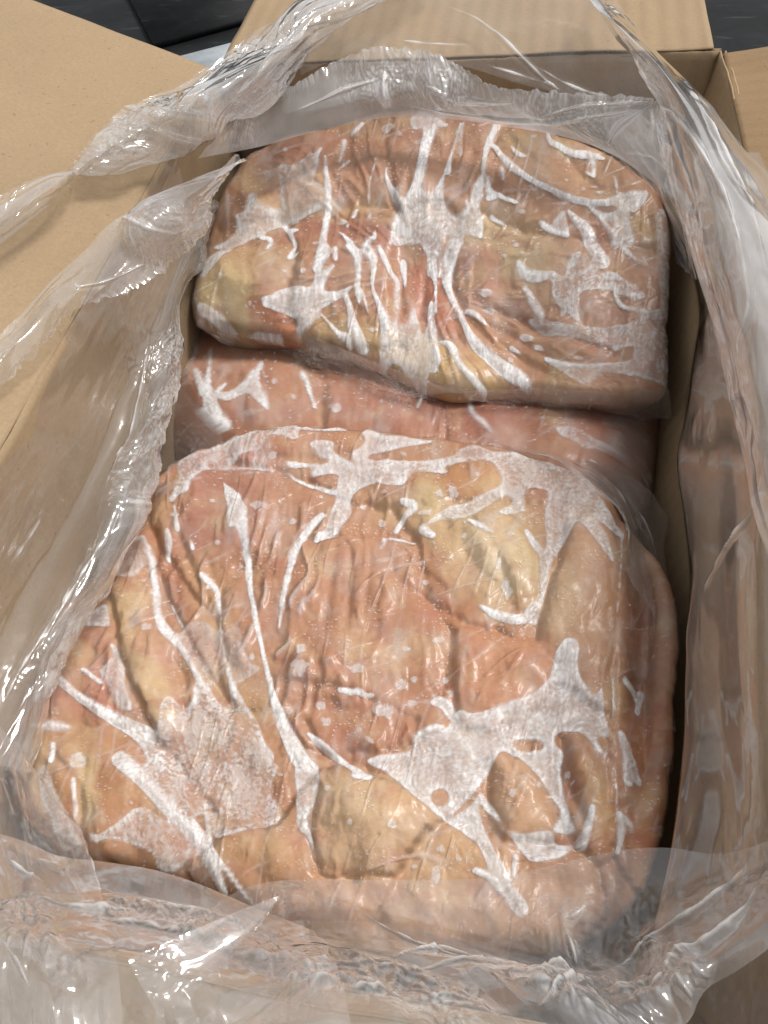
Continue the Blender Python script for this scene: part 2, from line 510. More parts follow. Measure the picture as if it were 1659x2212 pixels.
def C(fr, pts):
    ox, oy, s = FR[fr]; return [(ox + p[0] * s, oy + p[1] * s) for p in pts]


def facets(s, t, seed, nd=6):
    """folded-sheet relief: straight creases from triangle waves in several directions"""
    rs = np.random.RandomState(seed); h = 0
    for k in range(nd):
        a = rs.rand() * math.pi; f = .55 + 1.3 * rs.rand(); ph = rs.rand() * 9
        wv = 1.1 * gn(s * .45 + k * 7, t * .45 - k * 3, seed + k)
        q = (s * math.cos(a) + t * math.sin(a)) * f + ph + wv
        tri = np.abs((q % 1) * 2 - 1)
        m = sstep(-.25, .35, gn(s * .35 + 11 * k, t * .35 + 5 * k, seed + 30 + k))
        h = h + tri * m / f
    return h / nd * 2


def comps(lab, minsize, absorb=False):
    """edge-connected components of equal non-zero labels; small ones go to 0 (or are absorbed by a neighbour)"""
    par = []
    def find(a):
        while par[a] != a: par[a] = par[par[a]]; a = par[a]
        return a
    out = np.zeros(lab.shape, int); prev = []; runs = []
    for r in range(lab.shape[0]):
        row = lab[r]; cut = np.r_[0, np.nonzero(np.diff(row))[0] + 1, len(row)]; cur = []
        for a, b in zip(cut[:-1], cut[1:]):
            if row[a] == 0: continue
            par.append(len(par)); me_ = len(par) - 1; cur.append((a, b, row[a], me_)); runs.append((r, a, b, me_))
            for (c, d, l, q) in prev:
                if l == row[a] and c < b and d > a:
                    x, y = find(me_), find(q)
                    if x != y: par[max(x, y)] = min(x, y)
        prev = cur
    for r, a, b, q in runs: out[r, a:b] = find(q) + 1
    ids, cnt = np.unique(out, return_counts=True)
    for i, c in zip(ids, cnt):
        if i and c < minsize:
            m = out == i
            if absorb:
                r, a = np.argwhere(m)[0]; out[m] = out[r, a - 1] if a > 0 else out[max(0, r - 1), a]
            else: out[m] = 0
    return out


def make_block(name, label, outline, z0, side, grid, frost, holes, dots, patches, lumps, grooves, pieces, base, seed,
               dome=.012, edge=.022, tilt=None, ndots=120, wr=1.0, front=.7, pleat=None):
    out = np.array(smooth_closed(outline, 8)); ctr = out.mean(0)
    xs, ys = out[:, 0], out[:, 1]
    ras = Ras(xs.min() - 40, ys.min() - 40, xs.max() + 40, ys.max() + 40)
    rng = np.random.RandomState(seed)
    # ---- frost mask, opacity, ridge, ids
    fm = np.zeros((ras.h, ras.w)); fop = fm.copy(); rid = fm.copy(); ids = np.zeros(fm.shape, int); mot = fm.copy()
    k = 0
    for (fr, kind, pts, wd, op, mo) in frost:
        s = FR[fr][2]; P = C(fr, pts); k += 1
        if kind == 'P':
            m = ras.poly(P); r = None
        else:
            wd = [x * s * .76 for x in wd] if hasattr(wd, '__len__') else [wd * s * .76] * len(P)
            m, r = ras.stroke(P, wd)
        mb = m
        new = m * op > fop
        fop = np.where(new, m * op, fop); ids = np.where(m > .5, k, ids); mot = np.maximum(mot, m * mo)
        if r is not None: rid = np.maximum(rid, r * min(1, np.mean(wd) / 14))
    for (fr, kind, pts) in holes:
        if kind == 'E':
            ox, oy, s = FR[fr]; x, y, rx, ry = pts; m = ras.ell(ox + x * s, oy + y * s, rx * s, ry * s) < 1
        else: m = ras.poly(C(fr, pts)) > .5
        fop[m] = 0; ids[m] = 0
    # let the webs fillet and wobble like a wet film's edge
    wx = fbm(ras.X / 26, ras.Y / 26, seed + 3, 3) * 2.5; wy = fbm(ras.X / 26, ras.Y / 26, seed + 9, 3) * 2.5
    fop = ras.sample(fop, ras.X + wx, ras.Y + wy)
    hard = (fop > .12).astype(float)
    sh = sstep(.42, .62, blur(hard, 2.0))
    pw = sstep(-.05, .35, fbm(ras.X / 70, ras.Y / 70, seed + 18, 2)); grain = fbm(ras.X / 7, ras.Y / 7, seed + 19, 3)
    soft = sstep(.12, .85, blur(hard, 4.5) + .22 * grain)
    sh = sh * (1 - pw) + soft * pw
    opb = blur(fop, 1.6) / np.maximum(blur(hard, 1.6), .15)
    inner = blur(hard, 6.0)          # broad interiors are thinner than ridges and rims
    ridge = blur(rid ** 1.6, .8)
    fr_map = sh * np.clip(opb * (.96 - .22 * inner ** 2) + .34 * ridge, 0, 1)
    # rim of the wet edge is a touch whiter
    rim = np.clip(blur(hard, 2.2) - blur(hard, 5), 0, 1); fr_map = np.clip(fr_map + rim * sh * .8, 0, 1)
    lift = blur(hard, 5) ** 2
    # ---- bubbles
    bub = np.zeros_like(fm)
    nz = gn(ras.X / 12, ras.Y / 12, seed); nz2 = gn(ras.X / 7, ras.Y / 7, seed + 8)

    def bubble(x, y, rx, ry, ro, st, nzz, a_):
        q = max(rx, ry) * 2 + 6
        j0, j1, i0, i1 = ras._win(np.array([[x, y]]), q)
        if j1 <= j0 or i1 <= i0: return
        c, n_ = math.cos(R(ro)), math.sin(R(ro)); X = ras.X[j0:j1, i0:i1] - x; Y = ras.Y[j0:j1, i0:i1] - y
        e = ((X * c + Y * n_) / rx) ** 2 + ((-X * n_ + Y * c) / ry) ** 2 + a_ * nzz[j0:j1, i0:i1]
        bub[j0:j1, i0:i1] = np.maximum(bub[j0:j1, i0:i1], sstep(1.15, .65, e) * st)
    for d in dots:
        fr, x, y, rx = d[:4]; ry = d[4] if len(d) > 4 else rx; ro = d[5] if len(d) > 5 else 0
        ox, oy, s = FR[fr]; bubble(ox + x * s, oy + y * s, rx * s, ry * s, ro, .52, nz, .9)
    for i in range(ndots):
        a = rng.rand() * 6.28; rr = math.sqrt(rng.rand()) * .92; j = int(a / 6.28 * len(out)) % len(out)
        x, y = ctr + (out[j] - ctr) * rr; rs = 1.6 + 5.0 * rng.rand() ** 5
        if gn(x / 90, y / 90, seed + 2) < .12 * rng.randn(): continue
        bubble(x, y, rs * (1 + 1.4 * rng.rand()), rs, rng.rand() * 180, .25 + .35 * rng.rand(), nz2, .8)
    fr_map = np.maximum(fr_map, bub)
    # ---- colour
    col = np.zeros((ras.h, ras.w, 3)); col[:] = lin(*base)
    wx2 = fbm(ras.X / 60, ras.Y / 60, seed + 21, 4) * 26; wy2 = fbm(ras.X / 60, ras.Y / 60, seed + 27, 4) * 26
    for (kind, geo, c, soft, st) in patches:
        if kind == 'E':
            e = ras.ell(*geo); m = sstep(1.35, .45, e)
        else:
            m = ras.poly(geo)
        m = ras.sample(blur(m, max(1.5, soft)), ras.X + wx2 * .8, ras.Y + wy2 * .8)[..., None] * st * 1.0
        col = col * (1 - m) + np.array(lin(*c)) * m
    v1 = fbm(ras.X / 105, ras.Y / 105, seed + 40, 3); v2 = fbm(ras.X / 90, ras.Y / 50, seed + 50, 4); v3 = fbm(ras.X / 22, ras.Y / 34, seed + 60, 3)
    m = sstep(.0, .5, v1)[..., None] * .42; col = col * (1 - m) + np.array(lin(228, 196, 150)) * m
    m = sstep(.08, .5, v2)[..., None] * .42; col = col * (1 - m) + np.array(lin(188, 108, 84)) * m
    m = sstep(.15, .5, v3)[..., None] * .30; col = col * (1 - m) + np.array(lin(226, 200, 168)) * m
    v4 = fbm((ras.X + wx2) / 9, (ras.Y + wy2) / 26, seed + 64, 3)
    col = col * (1 + .10 * np.clip(v4, -1, 1)[..., None] * np.array([.8, 1, 1.2]))
    col = .82 * col + .18 * col.mean(-1, keepdims=True); col = np.clip(col * np.array([.94, .905, .83]), 0, .92)
    # ---- height
    hgt = np.zeros_like(fm)
    for (x, y, rx, ry, ro, a) in lumps:
        e = ras.ell(x, y, rx, ry, ro); hgt += .55 * a * np.where(e < 1, (1 - e) ** 1.0, 0) if a > 0 else .85 * a * np.exp(-e * 1.5)
    hgt = blur(hgt, 2.5)
    for (pts, wd, a) in grooves:
        mk, r = ras.stroke(pts, wd)
        hgt += blur(a * .55 * (1 - np.cos(np.pi * r)) * .5, 4.0)
    hgt += wr * (.0034 * fbm(ras.X / 130, ras.Y / 130, seed + 70, 2) + .0009 * ridged((ras.X + wx2) / 70, (ras.Y + wy2) / 150, seed + 80, 3) + .00006 * fbm(ras.X / 12, ras.Y / 12, seed + 90, 2))
    # ---- fine pleats of skin and film, fanning out from where the wrap is gathered
    if pleat:
        qx, qy, kf, mx_, my_, rx_, ry_ = pleat
        ax, ay = ras.X - qx, ras.Y - qy; tht = np.arctan2(ay, ax) + .45 / kf * gn(ras.X / 80, ras.Y / 80, seed + 24); rr_ = np.hypot(ax, ay)
        pr = ridged(tht * kf, rr_ / 420 + 3, seed + 25, 1)
        pg = sstep(.0, .4, gn(ras.X / 85, ras.Y / 110, seed + 26) + .25) * np.exp(-((ras.X - mx_) / rx_) ** 2 - ((ras.Y - my_) / ry_) ** 2) * sstep(60, 150, rr_)
        plt = sstep(.62, 1.0, pr) * pg
    else:
        plt = np.zeros_like(fm); pg = plt
    hgt += .0019 * blur(plt, 1.5)
    # ---- pieces pressed together: each its own level, tint and seam
    lab = np.zeros(fm.shape, int); w3x = wx2 * .55 + 7 * gn(ras.X / 18, ras.Y / 18, seed + 15); w3y = wy2 * .55 + 7 * gn(ras.X / 18, ras.Y / 18, seed + 16)
    for i, p in enumerate(pieces):
        mm = ras.sample(blur(ras.poly(p), 1.5), ras.X + w3x, ras.Y + w3y) > .5; lab[mm] = i + 1
    lv = rng.uniform(-.0022, .0022, len(pieces) + 1)[lab]; tint = rng.uniform(-1, 1, (len(pieces) + 1, 1)) * np.array([[.05, .09, .16]])
    seam = np.zeros_like(fm)
    seam[:-1] = np.maximum(seam[:-1], lab[:-1] != lab[1:]); seam[:, :-1] = np.maximum(seam[:, :-1], lab[:, :-1] != lab[:, 1:])
    deep = .5 + .9 * sstep(-.3, .4, fbm(ras.X / 80, ras.Y / 80, seed + 17, 2))
    hgt += blur(lv, 3.5) - deep * (.0052 * blur(seam, 3.2) + .013 * blur(seam, 8))
    tm = (1 + tint)[lab]; col = col * np.stack([blur(tm[..., c_], 2.0) for c_ in range(3)], -1)
    # ---- mesh: square rings mapped onto the outline, over the edge and down the side
    O = np.array([at(x, y, z0)[:2] for x, y in out]); c0 = O.mean(0)
    if tilt:
        for _ in range(14):
            O = np.array([at(x, y, z0 + tilt[0] * (q[0] - c0[0]) + tilt[1] * (q[1] - c0[1]))[:2] for (x, y), q in zip(out, O)])
    ang = np.arctan2(O[:, 1] - c0[1], O[:, 0] - c0[0]); rad = np.hypot(*(O - c0).T); od = np.argsort(ang)
    ang, rad = ang[od], rad[od]
    def surf(n):
        """the block's outer surface as an n x n grid: square rings over the top, round the edge and down the sides"""
        g = np.linspace(-1, 1, n); U, Vv = np.meshgrid(g, g, indexing='ij')
        kk = np.maximum(abs(U), abs(Vv)); th = np.arctan2(Vv, U)
        RR = np.interp(th, ang, rad, period=2 * math.pi)
        sn = np.sin(th); RR = RR + edge * np.where(sn > 0, .3 + .5 * sn, .3 + front * sn)
        ka = .91; f = np.clip(kk / ka, 0, 1); e = np.clip((kk - ka) / (1 - ka), 0, 1)
        ef = edge / RR; ph = np.clip(e / .6, 0, 1) * math.pi / 2; dn = np.clip((e - .6) / .4, 0, 1)
        rho = f * (1 - ef) + ef * np.sin(ph) - dn * .034 / RR
        z = z0 + dome * (1 - rho ** 3) - edge * .9 * (1 - np.cos(ph)) - dn * (side - edge * .9)
        X = c0[0] + RR * rho * np.cos(th); Y = c0[1] + RR * rho * np.sin(th)
        tz = tilt[0] * (X - c0[0]) + tilt[1] * (Y - c0[1]) if tilt else 0 * X
        B = np.stack([X, Y, z + tz], -1); px, py = to_px(np.stack([X, Y, z0 + tz], -1))
        N = grid_normals(B)
        if N[n // 2, n // 2, 2] < 0: N = -N
        fl = grid_faces(n, n); fl0 = fl[:, 0].copy(); m = n // 2
        if np.cross(B[m + 1, m] - B[m, m], B[m, m + 1] - B[m, m])[2] < 0: fl = fl[:, ::-1]
        ix = np.clip(((px - ras.x0) / ras.st).astype(int), 0, ras.w - 1); iy = np.clip(((py - ras.y0) / ras.st).astype(int), 0, ras.h - 1)
        return B, N, px, py, 1 - .75 * e, fl, fl0, ix, iy

    root = thing(name, label, 'frozen chicken', (c0[0], c0[1], z0 - side), 'frozen chicken blocks packed in the carton')
    n = grid[0]; B, N, px, py, fade, fl, fl0, ix, iy = surf(n)
    Pm = B + N * (ras.sample(hgt, px, py) * fade)[..., None]
    Nm = grid_normals(Pm); Nm *= np.sign((Nm * N).sum(-1, keepdims=True))
    mc = ras.sample(col, px, py)
    L_ = comps(lab[iy, ix].reshape(-1)[fl0].reshape(n - 1, n - 1) + 1, 350, True).reshape(-1)
    for i in sorted(set(L_.tolist())):
        F = fl[L_ == i]
        if len(F) < 30: continue
        build('chicken_piece', Pm.reshape(-1, 3), F, MEAT, root, {'mcol': mc.reshape(-1, 3)}, Nm.reshape(-1, 3))
    # ---- film: hugs the meat, lifts into tents where frosted
    n = grid[1]; B, N, px, py, fade, fl, fl0, ix, iy = surf(n)
    h = ras.sample(hgt, px, py) * fade
    fa = ras.sample(fr_map, px, py); li = ras.sample(lift, px, py); ri = ras.sample(blur(rid, 1.0), px, py)
    hs_ = ras.sample(blur(hgt, 4), px, py) * fade
    lo = np.maximum(h + .0007, h * (1 - li) + (np.maximum(hs_, h) + .0009) * li)
    fw = np.maximum(sstep(.80, 1.0, ridged((px + .25 * py + 9 * gn(px / 120, py / 120, seed)) / 52, py / 330, seed + 5, 1)), sstep(.84, 1.0, ridged((px - .6 * py) / 330, (py + .5 * px + 9 * gn(px / 120, py / 120, seed + 1)) / 60, seed + 6, 1)))
    wrk = .0007 * fw * sstep(-.2, .3, gn(px / 130, py / 130, seed + 12)) + .00003 * gn(px / 9, py / 9, seed + 13) + .0006 * ri
    fx, fy = px + 12 * gn(px / 70, py / 70, seed + 31), py + 12 * gn(px / 70, py / 70, seed + 32)
    tent = facets(fx / 46, fy / 80, seed + 120, 6) + .45 * facets(fx / 17, fy / 26, seed + 130, 5)
    wrk = wrk + .0005 * li * tent
    Pf = B + N * (lo + wrk)[..., None]
    Nf = grid_normals(Pf); Nf *= np.sign((Nf * N).sum(-1, keepdims=True))
    mo = ras.sample(blur(mot, 3), px, py)
    ice = .9 * fbm(px / 9 + gn(px / 30, py / 30, 4), py / 9, seed + 101, 3) + .8 * fbm(px / 50, py / 50, seed + 103, 2)
    strk = fbm(px / 10, py / 40, seed + 105, 3)
    crs = np.clip(np.abs(tent - blur(tent, 2.5)) * 7, 0, 1)                       # creases are whiter than the slack between them
    fa = np.where(fa > .3, fa * (.78 + .45 * crs), fa)
    fa = fa * (1 - (.10 + .62 * mo) * sstep(.20, -.40, ice)) * (1 - .25 * sstep(.25, -.45, strk))
    veil = .30 * ras.sample(sstep(.55, 1.0, plt), px, py) + .02 + .09 * sstep(-.1, .5, fbm(px / 80, py / 80, seed + 107, 3)) + .17 * fw * sstep(-.1, .4, gn(px / 100, py / 100, seed + 14))      # thin rime everywhere
    fleck = sstep(.50, .64, gn(px / 5.0, py / 5.0, seed + 109)) * sstep(-.15, .3, fbm(px / 70, py / 70, seed + 111, 2)) * .5
    halo = ras.sample(blur(hard, 9), px, py) * sstep(-.1, .5, fbm(px / 8, py / 8, seed + 113, 3)) * .30
    fa = np.clip(np.maximum(np.maximum(fa, veil), np.maximum(fleck, halo)), 0, .95)
    at_ = {'frost': fa.reshape(-1)}
    idm = comps(np.where(fr_map > .4, np.maximum(ids, 1), 0)[iy, ix].reshape(-1)[fl0].reshape(n - 1, n - 1), 14).reshape(-1)
    film = None
    for i in [0] + sorted(set(idm.tolist()) - {0}):
        F = fl[idm == i]
        if i == 0:
            film = build('plastic_film', Pf.reshape(-1, 3), F, FILM, root, at_, Nf.reshape(-1, 3))
        elif len(F):
            o = build('frost_patch', Pf.reshape(-1, 3), F, FILM, film, at_, Nf.reshape(-1, 3))
    return root


P, S = 'P', 'S'
# ---- traced frost: (frame, kind, points, widths, opacity, mottle)
TOP_FROST = [
 ('Z2', P, [(185,935),(330,850),(345,760),(330,725),(400,700),(420,600),(470,585),(480,640),(560,680),(620,690),(630,760),(650,790),(560,830),(500,870),(430,890),(360,930),(250,950)], 0, .72, .5),
 ('Z2', S, [(505,880),(560,890),(575,930),(545,970)], 40, .85, 0),
 ('Z2', S, [(655,790),(690,840),(750,845)], [40,50,30], .85, 0),
 ('Z2', S, [(690,840),(715,900),(735,960),(710,1000),(690,1040)], [40,36,30,36,30], .8, 0),
 ('Z2', S, [(700,1045),(760,1000)], 18, .8, 0),
 ('Z2', S, [(925,345),(930,440),(945,560),(945,700),(930,800),(920,900),(910,1000),(880,1106)], [20,36,52,60,52,62,80,80], .9, .2),
 ('Z2', P, [(620,400),(700,410),(760,380),(820,320),(870,370),(850,480),(790,520),(900,540),(910,650),(800,700),(650,770),(630,640)], 0, .42, .5),
 ('Z2', P, [(650,775),(780,740),(920,680),(920,630),(800,700)], 0, .6, .2),
 ('Z2', S, [(900,290),(870,350),(870,430),(840,510)], [30,45,30,14], .62, 0),
 ('Z2', S, [(1165,120),(1110,180),(1080,205)], [36,40,10], .7, 0),
 ('Z2', S, [(1045,230),(1030,330),(1010,390)], [50,50,26], .35, 0),
 ('Z2', S, [(1080,380),(1020,440)], 26, .4, 0),
 ('Z2', P, [(1480,110),(1530,80),(1550,180),(1500,180)], 0, .6, 0),
 ('Z2', S, [(1300,250),(1270,350),(1240,460),(1215,560),(1205,680),(1215,770)], [6,12,16,18,18,40], .75, 0),
 ('Z2', S, [(1135,700),(1105,760)], 26, .65, 0),
 ('Z2', S, [(1335,440),(1325,490),(1350,560),(1400,660),(1440,690)], [8,24,46,66,66], .88, .2),
 ('Z2', S, [(1600,190),(1570,300),(1545,430),(1520,560),(1480,660)], [80,60,52,52,66], .88, .1),
 ('Z2', S, [(1010,850),(1060,900),(1110,960),(1140,1010),(1150,1106)], [10,30,44,52,50], .85, 0),
 ('Z2', S, [(1250,855),(1250,900),(1200,930),(1185,1000),(1240,1050),(1250,1106)], [8,40,44,40,48,44], .85, 0),
 ('Z2', S, [(1270,960),(1310,1040),(1350,1106)], [22,34,34], .8, 0),
 ('Z2', S, [(1000,980),(1000,1050)], 44, .5, 0),
 ('Z3', S, [(80,170),(40,300),(20,450),(0,560)], [80,60,52,52], .85, .1),
 ('Z3', P, [(-20,40),(100,80),(170,130),(190,110),(170,160),(120,160),(100,190),(20,200)], 0, .7, 0),
 ('Z3', S, [(260,130),(225,260),(195,380),(180,480)], [20,22,24,54], .85, 0),
 ('Z3', S, [(285,110),(265,240),(262,360)], [14,20,30], .6, 0),
 ('Z3', P, [(160,470),(150,600),(160,680),(200,745),(260,745),(310,690),(350,600),(390,520),(400,640),(385,700),(405,800),(400,890),(330,870),(290,860),(270,930),(220,1020),(150,1106),(100,1106),(110,1000),(60,1080),(40,1106),(30,960),(-60,900),(-190,920),(-170,760),(-110,690),(-40,600),(0,580),(40,640),(90,600),(130,530)], 0, .86, .5),
 ('Z3', S, [(490,150),(450,250),(420,370),(405,520),(395,640)], [50,52,42,28,24], .85, 0),
 ('Z3', S, [(470,270),(520,340),(590,430),(660,490),(760,550),(850,590),(980,640),(1090,670),(1200,670),(1320,640)], [40,50,70,60,50,50,60,70,70,80], .8, .35),
 ('Z3', P, [(1290,600),(1340,600),(1380,580),(1470,570),(1480,620),(1400,720),(1360,710),(1370,800),(1395,920),(1310,910),(1280,960),(1240,930),(1270,870),(1240,800),(1160,760),(1100,700),(1200,740),(1290,710),(1250,690),(1310,650)], 0, .78, .2),
 ('Z3', S, [(830,190),(850,250),(930,290),(1010,320),(1100,325),(1200,355)], [24,54,54,62,62,30], .75, .1),
 ('Z3', S, [(1125,340),(1130,430),(1130,490)], [50,34,20], .75, 0),
 ('Z3', S, [(1060,430),(1120,470)], [10,34], .7, 0),
 ('Z3', S, [(1100,700),(1200,810),(1280,910),(1400,1010),(1480,1060)], [30,40,60,30,20], .65, .3),
 ('Z3', S, [(440,510),(450,600),(500,630),(560,660),(630,690)], [22,52,34,28,26], .82, 0),
 ('Z3', P, [(425,665),(450,590),(510,640),(480,660)], 0, .8, 0),
 ('Z3', S, [(525,440),(530,490),(540,560)], [34,44,10], .75, 0),
 ('Z3', S, [(590,290),(640,350),(700,365)], [22,50,10], .62, 0),
 ('Z3', S, [(455,750),(500,785),(550,820)], [32,30,15], .75, 0),
 ('Z3', S, [(780,800),(850,840),(960,880)], [44,64,34], .72, 0),
 ('Z3', P, [(860,790),(930,720),(950,780),(970,880),(900,850)], 0, .6, 0),
 ('Z3', S, [(860,680),(950,675)], 25, .55, 0),
 ('Z3', S, [(960,720),(1020,790),(1080,850),(1120,950),(1190,1050)], [24,80,110,120,120], .68, .6),
 ('Z3', S, [(1250,420),(1275,510),(1280,610)], [14,30,16], .6, 0),
 ('Z4', P, [(890,0),(960,0),(960,80),(910,140),(920,170),(1000,120),(920,270),(1000,290),(1110,265),(1020,340),(900,400),(860,450),(830,490),(750,540),(730,520),(740,460),(690,430),(600,400),(530,380),(525,335),(580,320),(660,270),(730,255),(830,265),(870,180),(870,80)], 0, .86, .3),
 ('Z4', S, [(900,420),(1000,540),(1060,570),(1090,620)], [10,40,60,40], .7, 0),
 ('Z4', S, [(890,420),(885,530)], 12, .6, 0), ('Z4', S, [(880,440),(800,530)], 12, .6, 0),
 ('Z4', S, [(1080,0),(1130,80),(1145,170),(1140,280),(1155,390)], [44,34,44,52,10], .85, 0),
 ('Z4', S, [(1170,290),(1215,440)], [32,10], .8, 0),
 ('Z4', S, [(1060,310),(1090,400),(1110,500),(1150,600),(1180,640)], [40,52,90,110,60], .82, .2),
 ('Z4', S, [(1200,0),(1250,80),(1240,180),(1240,280),(1290,400),(1320,500),(1330,650)], [40,44,34,24,60,90,70], .85, .2),
 ('Z4', S, [(1280,0),(1350,150),(1390,200),(1385,400),(1380,560),(1370,700)], [30,44,44,28,28,44], .85, 0),
 ('Z4', P, [(1300,500),(1380,480),(1460,480),(1480,350),(1465,270),(1500,350),(1530,450),(1560,560),(1590,480),(1600,350),(1620,320),(1640,450),(1659,600),(1659,800),(1600,800),(1580,900),(1500,830),(1380,730),(1290,760),(1280,650)], 0, .7, .5),
 ('Z4', S, [(1430,60),(1440,240)], [60,10], .85, 0), ('Z4', S, [(1600,-20),(1620,100),(1640,200),(1645,400)], [60,60,24,15], .85, 0),
 ('Z4', P, [(120,120),(200,20),(330,0),(260,40),(200,110),(110,200)], 0, .6, .3),
 ('Z4', P, [(55,400),(90,340),(150,350),(240,410),(330,490),(480,500),(640,530),(560,560),(300,520),(150,440)], 0, .5, .3),
 ('Z5', S, [(230,0),(200,90),(170,170),(190,270),(240,380),(290,490),(340,590),(430,680),(540,770),(640,820),(720,880)], [52,56,80,60,50,54,84,110,130,120,30], .88, .25),
 ('Z5', S, [(70,320),(60,430),(70,560),(100,680),(120,750)], [20,40,52,62,30], .88, 0),
 ('Z5', S, [(80,0),(90,150),(95,250),(100,400)], [60,44,18,15], .85, 0),
 ('Z5', S, [(130,600),(200,640),(260,770),(340,840),(420,890)], [30,70,60,54,44], .78, .2),
 ('Z5', S, [(640,110),(690,180),(800,190),(870,170)], [60,110,90,40], .72, .2),
 ('Z5', P, [(860,160),(930,190),(970,60),(1050,30),(1000,150),(1080,130),(1140,30),(1200,60),(1150,170),(1240,150),(1340,200),(1420,260),(1470,310),(1400,330),(1310,300),(1200,270),(1060,290),(1020,350),(1040,450),(1060,530),(980,440),(900,380),(850,290)], 0, .74, .8),
 ('Z5', P, [(700,460),(780,460),(860,480),(1000,500),(1200,510),(1400,470),(1470,400),(1640,410),(1640,750),(1400,740),(1390,640),(1270,660),(1230,630),(1100,590),(900,560),(800,545)], 0, .55, .8),
 ('Z5', S, [(1270,300),(1330,380),(1470,400)], 36, .65, .2),
 ('Z5', S, [(680,270),(760,400),(790,450)], [60,90,50], .38, .2),
 ('Z5', S, [(820,710),(900,740),(1060,750),(1240,745),(1380,730)], [44,50,26,18,12], .72, 0),
 ('Z5', P, [(830,730),(1060,760),(1400,740),(1640,760),(1640,860),(1400,830),(1200,800),(1100,870),(1000,850),(920,790)], 0, .42, .6),
 ('Z5', S, [(300,400),(360,430),(430,490)], [44,54,20], .75, 0),
 ('Z5', S, [(590,630),(650,670)], [40,20], .6, 0),
 ('Z5', S, [(1450,30),(1500,150),(1480,260)], [20,14,20], .6, 0),
 ('D', P, [(1415,470),(1438,470),(1444,600),(1446,740),(1425,740),(1422,600)], 0, .42, .6),
 ('D', P, [(620,735),(700,762),(780,800),(850,838),(930,865),(900,845),(820,790),(720,745)], 0, .35, .6),
]
TOP_HOLES = [('Z3', P, [(200,830),(190,870),(150,980),(120,1060),(125,960),(150,900)]), ('Z3', P, [(-30,920),(0,910),(30,980),(20,1060),(-20,1040)])]
TOP_DOTS = [('Z2',1330,165,42,30,-20),('Z2',660,300,18,12),('Z2',1040,785,32,24),('Z2',860,945,24,14),('Z3',740,215,30,16,-30),('Z3',655,740,22,15),('Z3',1065,570,15),('Z3',1130,553,26,13),('Z3',1170,590,28,13),
 ('Z3',950,515,13),('Z3',630,940,26,16),('Z3',660,1000,14),('Z5',420,290,46,30),('Z5',445,400,40,22,20),('Z5',690,570,60,20,15),('Z5',770,640,40,18,35),('Z5',1035,705,32,14),('Z5',590,710,18),('Z5',930,420,20,35),
 ('Z4',1240,530,30,14),('Z4',650,460,10),('Z5',660,40,14),('Z5',540,50,18,12)]
E_ = 'E'
TOP_PATCH = [
 (P,[(425,600),(470,560),(545,590),(560,660),(545,705),(470,690),(425,665)],(230,204,156),8,.95),
 (P,[(540,650),(600,665),(640,690),(636,720),(560,705),(545,690)],(205,122,70),4,.85),
 (P,[(500,370),(540,365),(600,430),(640,460),(620,475),(560,450),(520,420)],(228,192,142),10,.8),
 (P,[(600,440),(700,450),(860,440),(860,475),(700,480),(610,475)],(200,165,100),10,.6),
 (P,[(590,475),(720,480),(850,480),(850,560),(740,540),(650,530),(600,510)],(178,104,82),10,.75),
 (P,[(430,590),(470,520),(540,520),(640,560),(600,640),(560,600),(480,570)],(220,184,138),14,.8),
 (P,[(590,330),(700,280),(860,250),(1000,262),(1100,280),(1050,330),(900,310),(720,340),(640,380)],(188,122,98),14,.7),
 (P,[(720,320),(860,300),(900,420),(850,460),(720,440)],(204,150,118),14,.6),
 (P,[(940,300),(1060,300),(1040,420),(960,440)],(202,148,112),10,.7),
 (P,[(1060,300),(1200,310),(1330,380),(1370,440),(1240,430),(1120,390)],(206,164,126),14,.7),
 (P,[(1080,275),(1170,300),(1140,330),(1090,310)],(216,186,136),8,.7),(P,[(1190,300),(1240,310),(1230,330),(1195,320)],(226,206,150),5,.8),
 (P,[(1000,480),(1080,470),(1180,520),(1190,600),(1130,640),(1050,600),(1000,560)],(224,196,150),16,.85),
 (P,[(985,540),(1060,560),(1090,640),(1030,680),(985,640)],(214,152,128),12,.8),
 (P,[(920,620),(1000,640),(1060,720),(1150,790),(1240,830),(1180,840),(1050,770),(960,700)],(218,156,110),10,.75),
 (P,[(860,560),(930,540),(980,620),(1000,720),(900,740),(860,680)],(196,112,76),10,.8),
 (P,[(840,745),(930,740),(1000,760),(1080,800),(1080,850),(960,855),(870,815)],(228,188,124),8,.95),
 (P,[(1190,795),(1235,805),(1242,835),(1195,835)],(206,150,78),6,.9),
 (P,[(1240,740),(1320,740),(1370,770),(1300,780)],(196,126,98),10,.7),
 (P,[(1290,640),(1340,650),(1340,700),(1290,690)],(176,112,92),10,.7),
 (P,[(1340,440),(1400,460),(1425,520),(1400,560),(1360,520)],(214,176,124),8,.8),
 (P,[(690,570),(850,560),(860,640),(760,690),(700,640)],(206,146,106),12,.6),
 (P,[(640,700),(760,690),(860,720),(840,780),(720,745)],(212,180,120),10,.7),
 (E_,(1110,663,8,6,0),(200,60,40),2,.8),
 (E_,(1060,560,18,30,0),(170,80,66),6,.6),
]
TOP_LUMP = [(520,620,130,90,20,.010),(700,600,190,120,10,.006),(1000,400,260,130,0,.007),(1240,480,180,120,25,.006),(1120,600,120,100,20,.006),(960,800,130,60,5,.007),(720,390,150,90,-10,.005),(1300,680,160,110,0,.004),
 (890,620,90,120,0,-.005)]
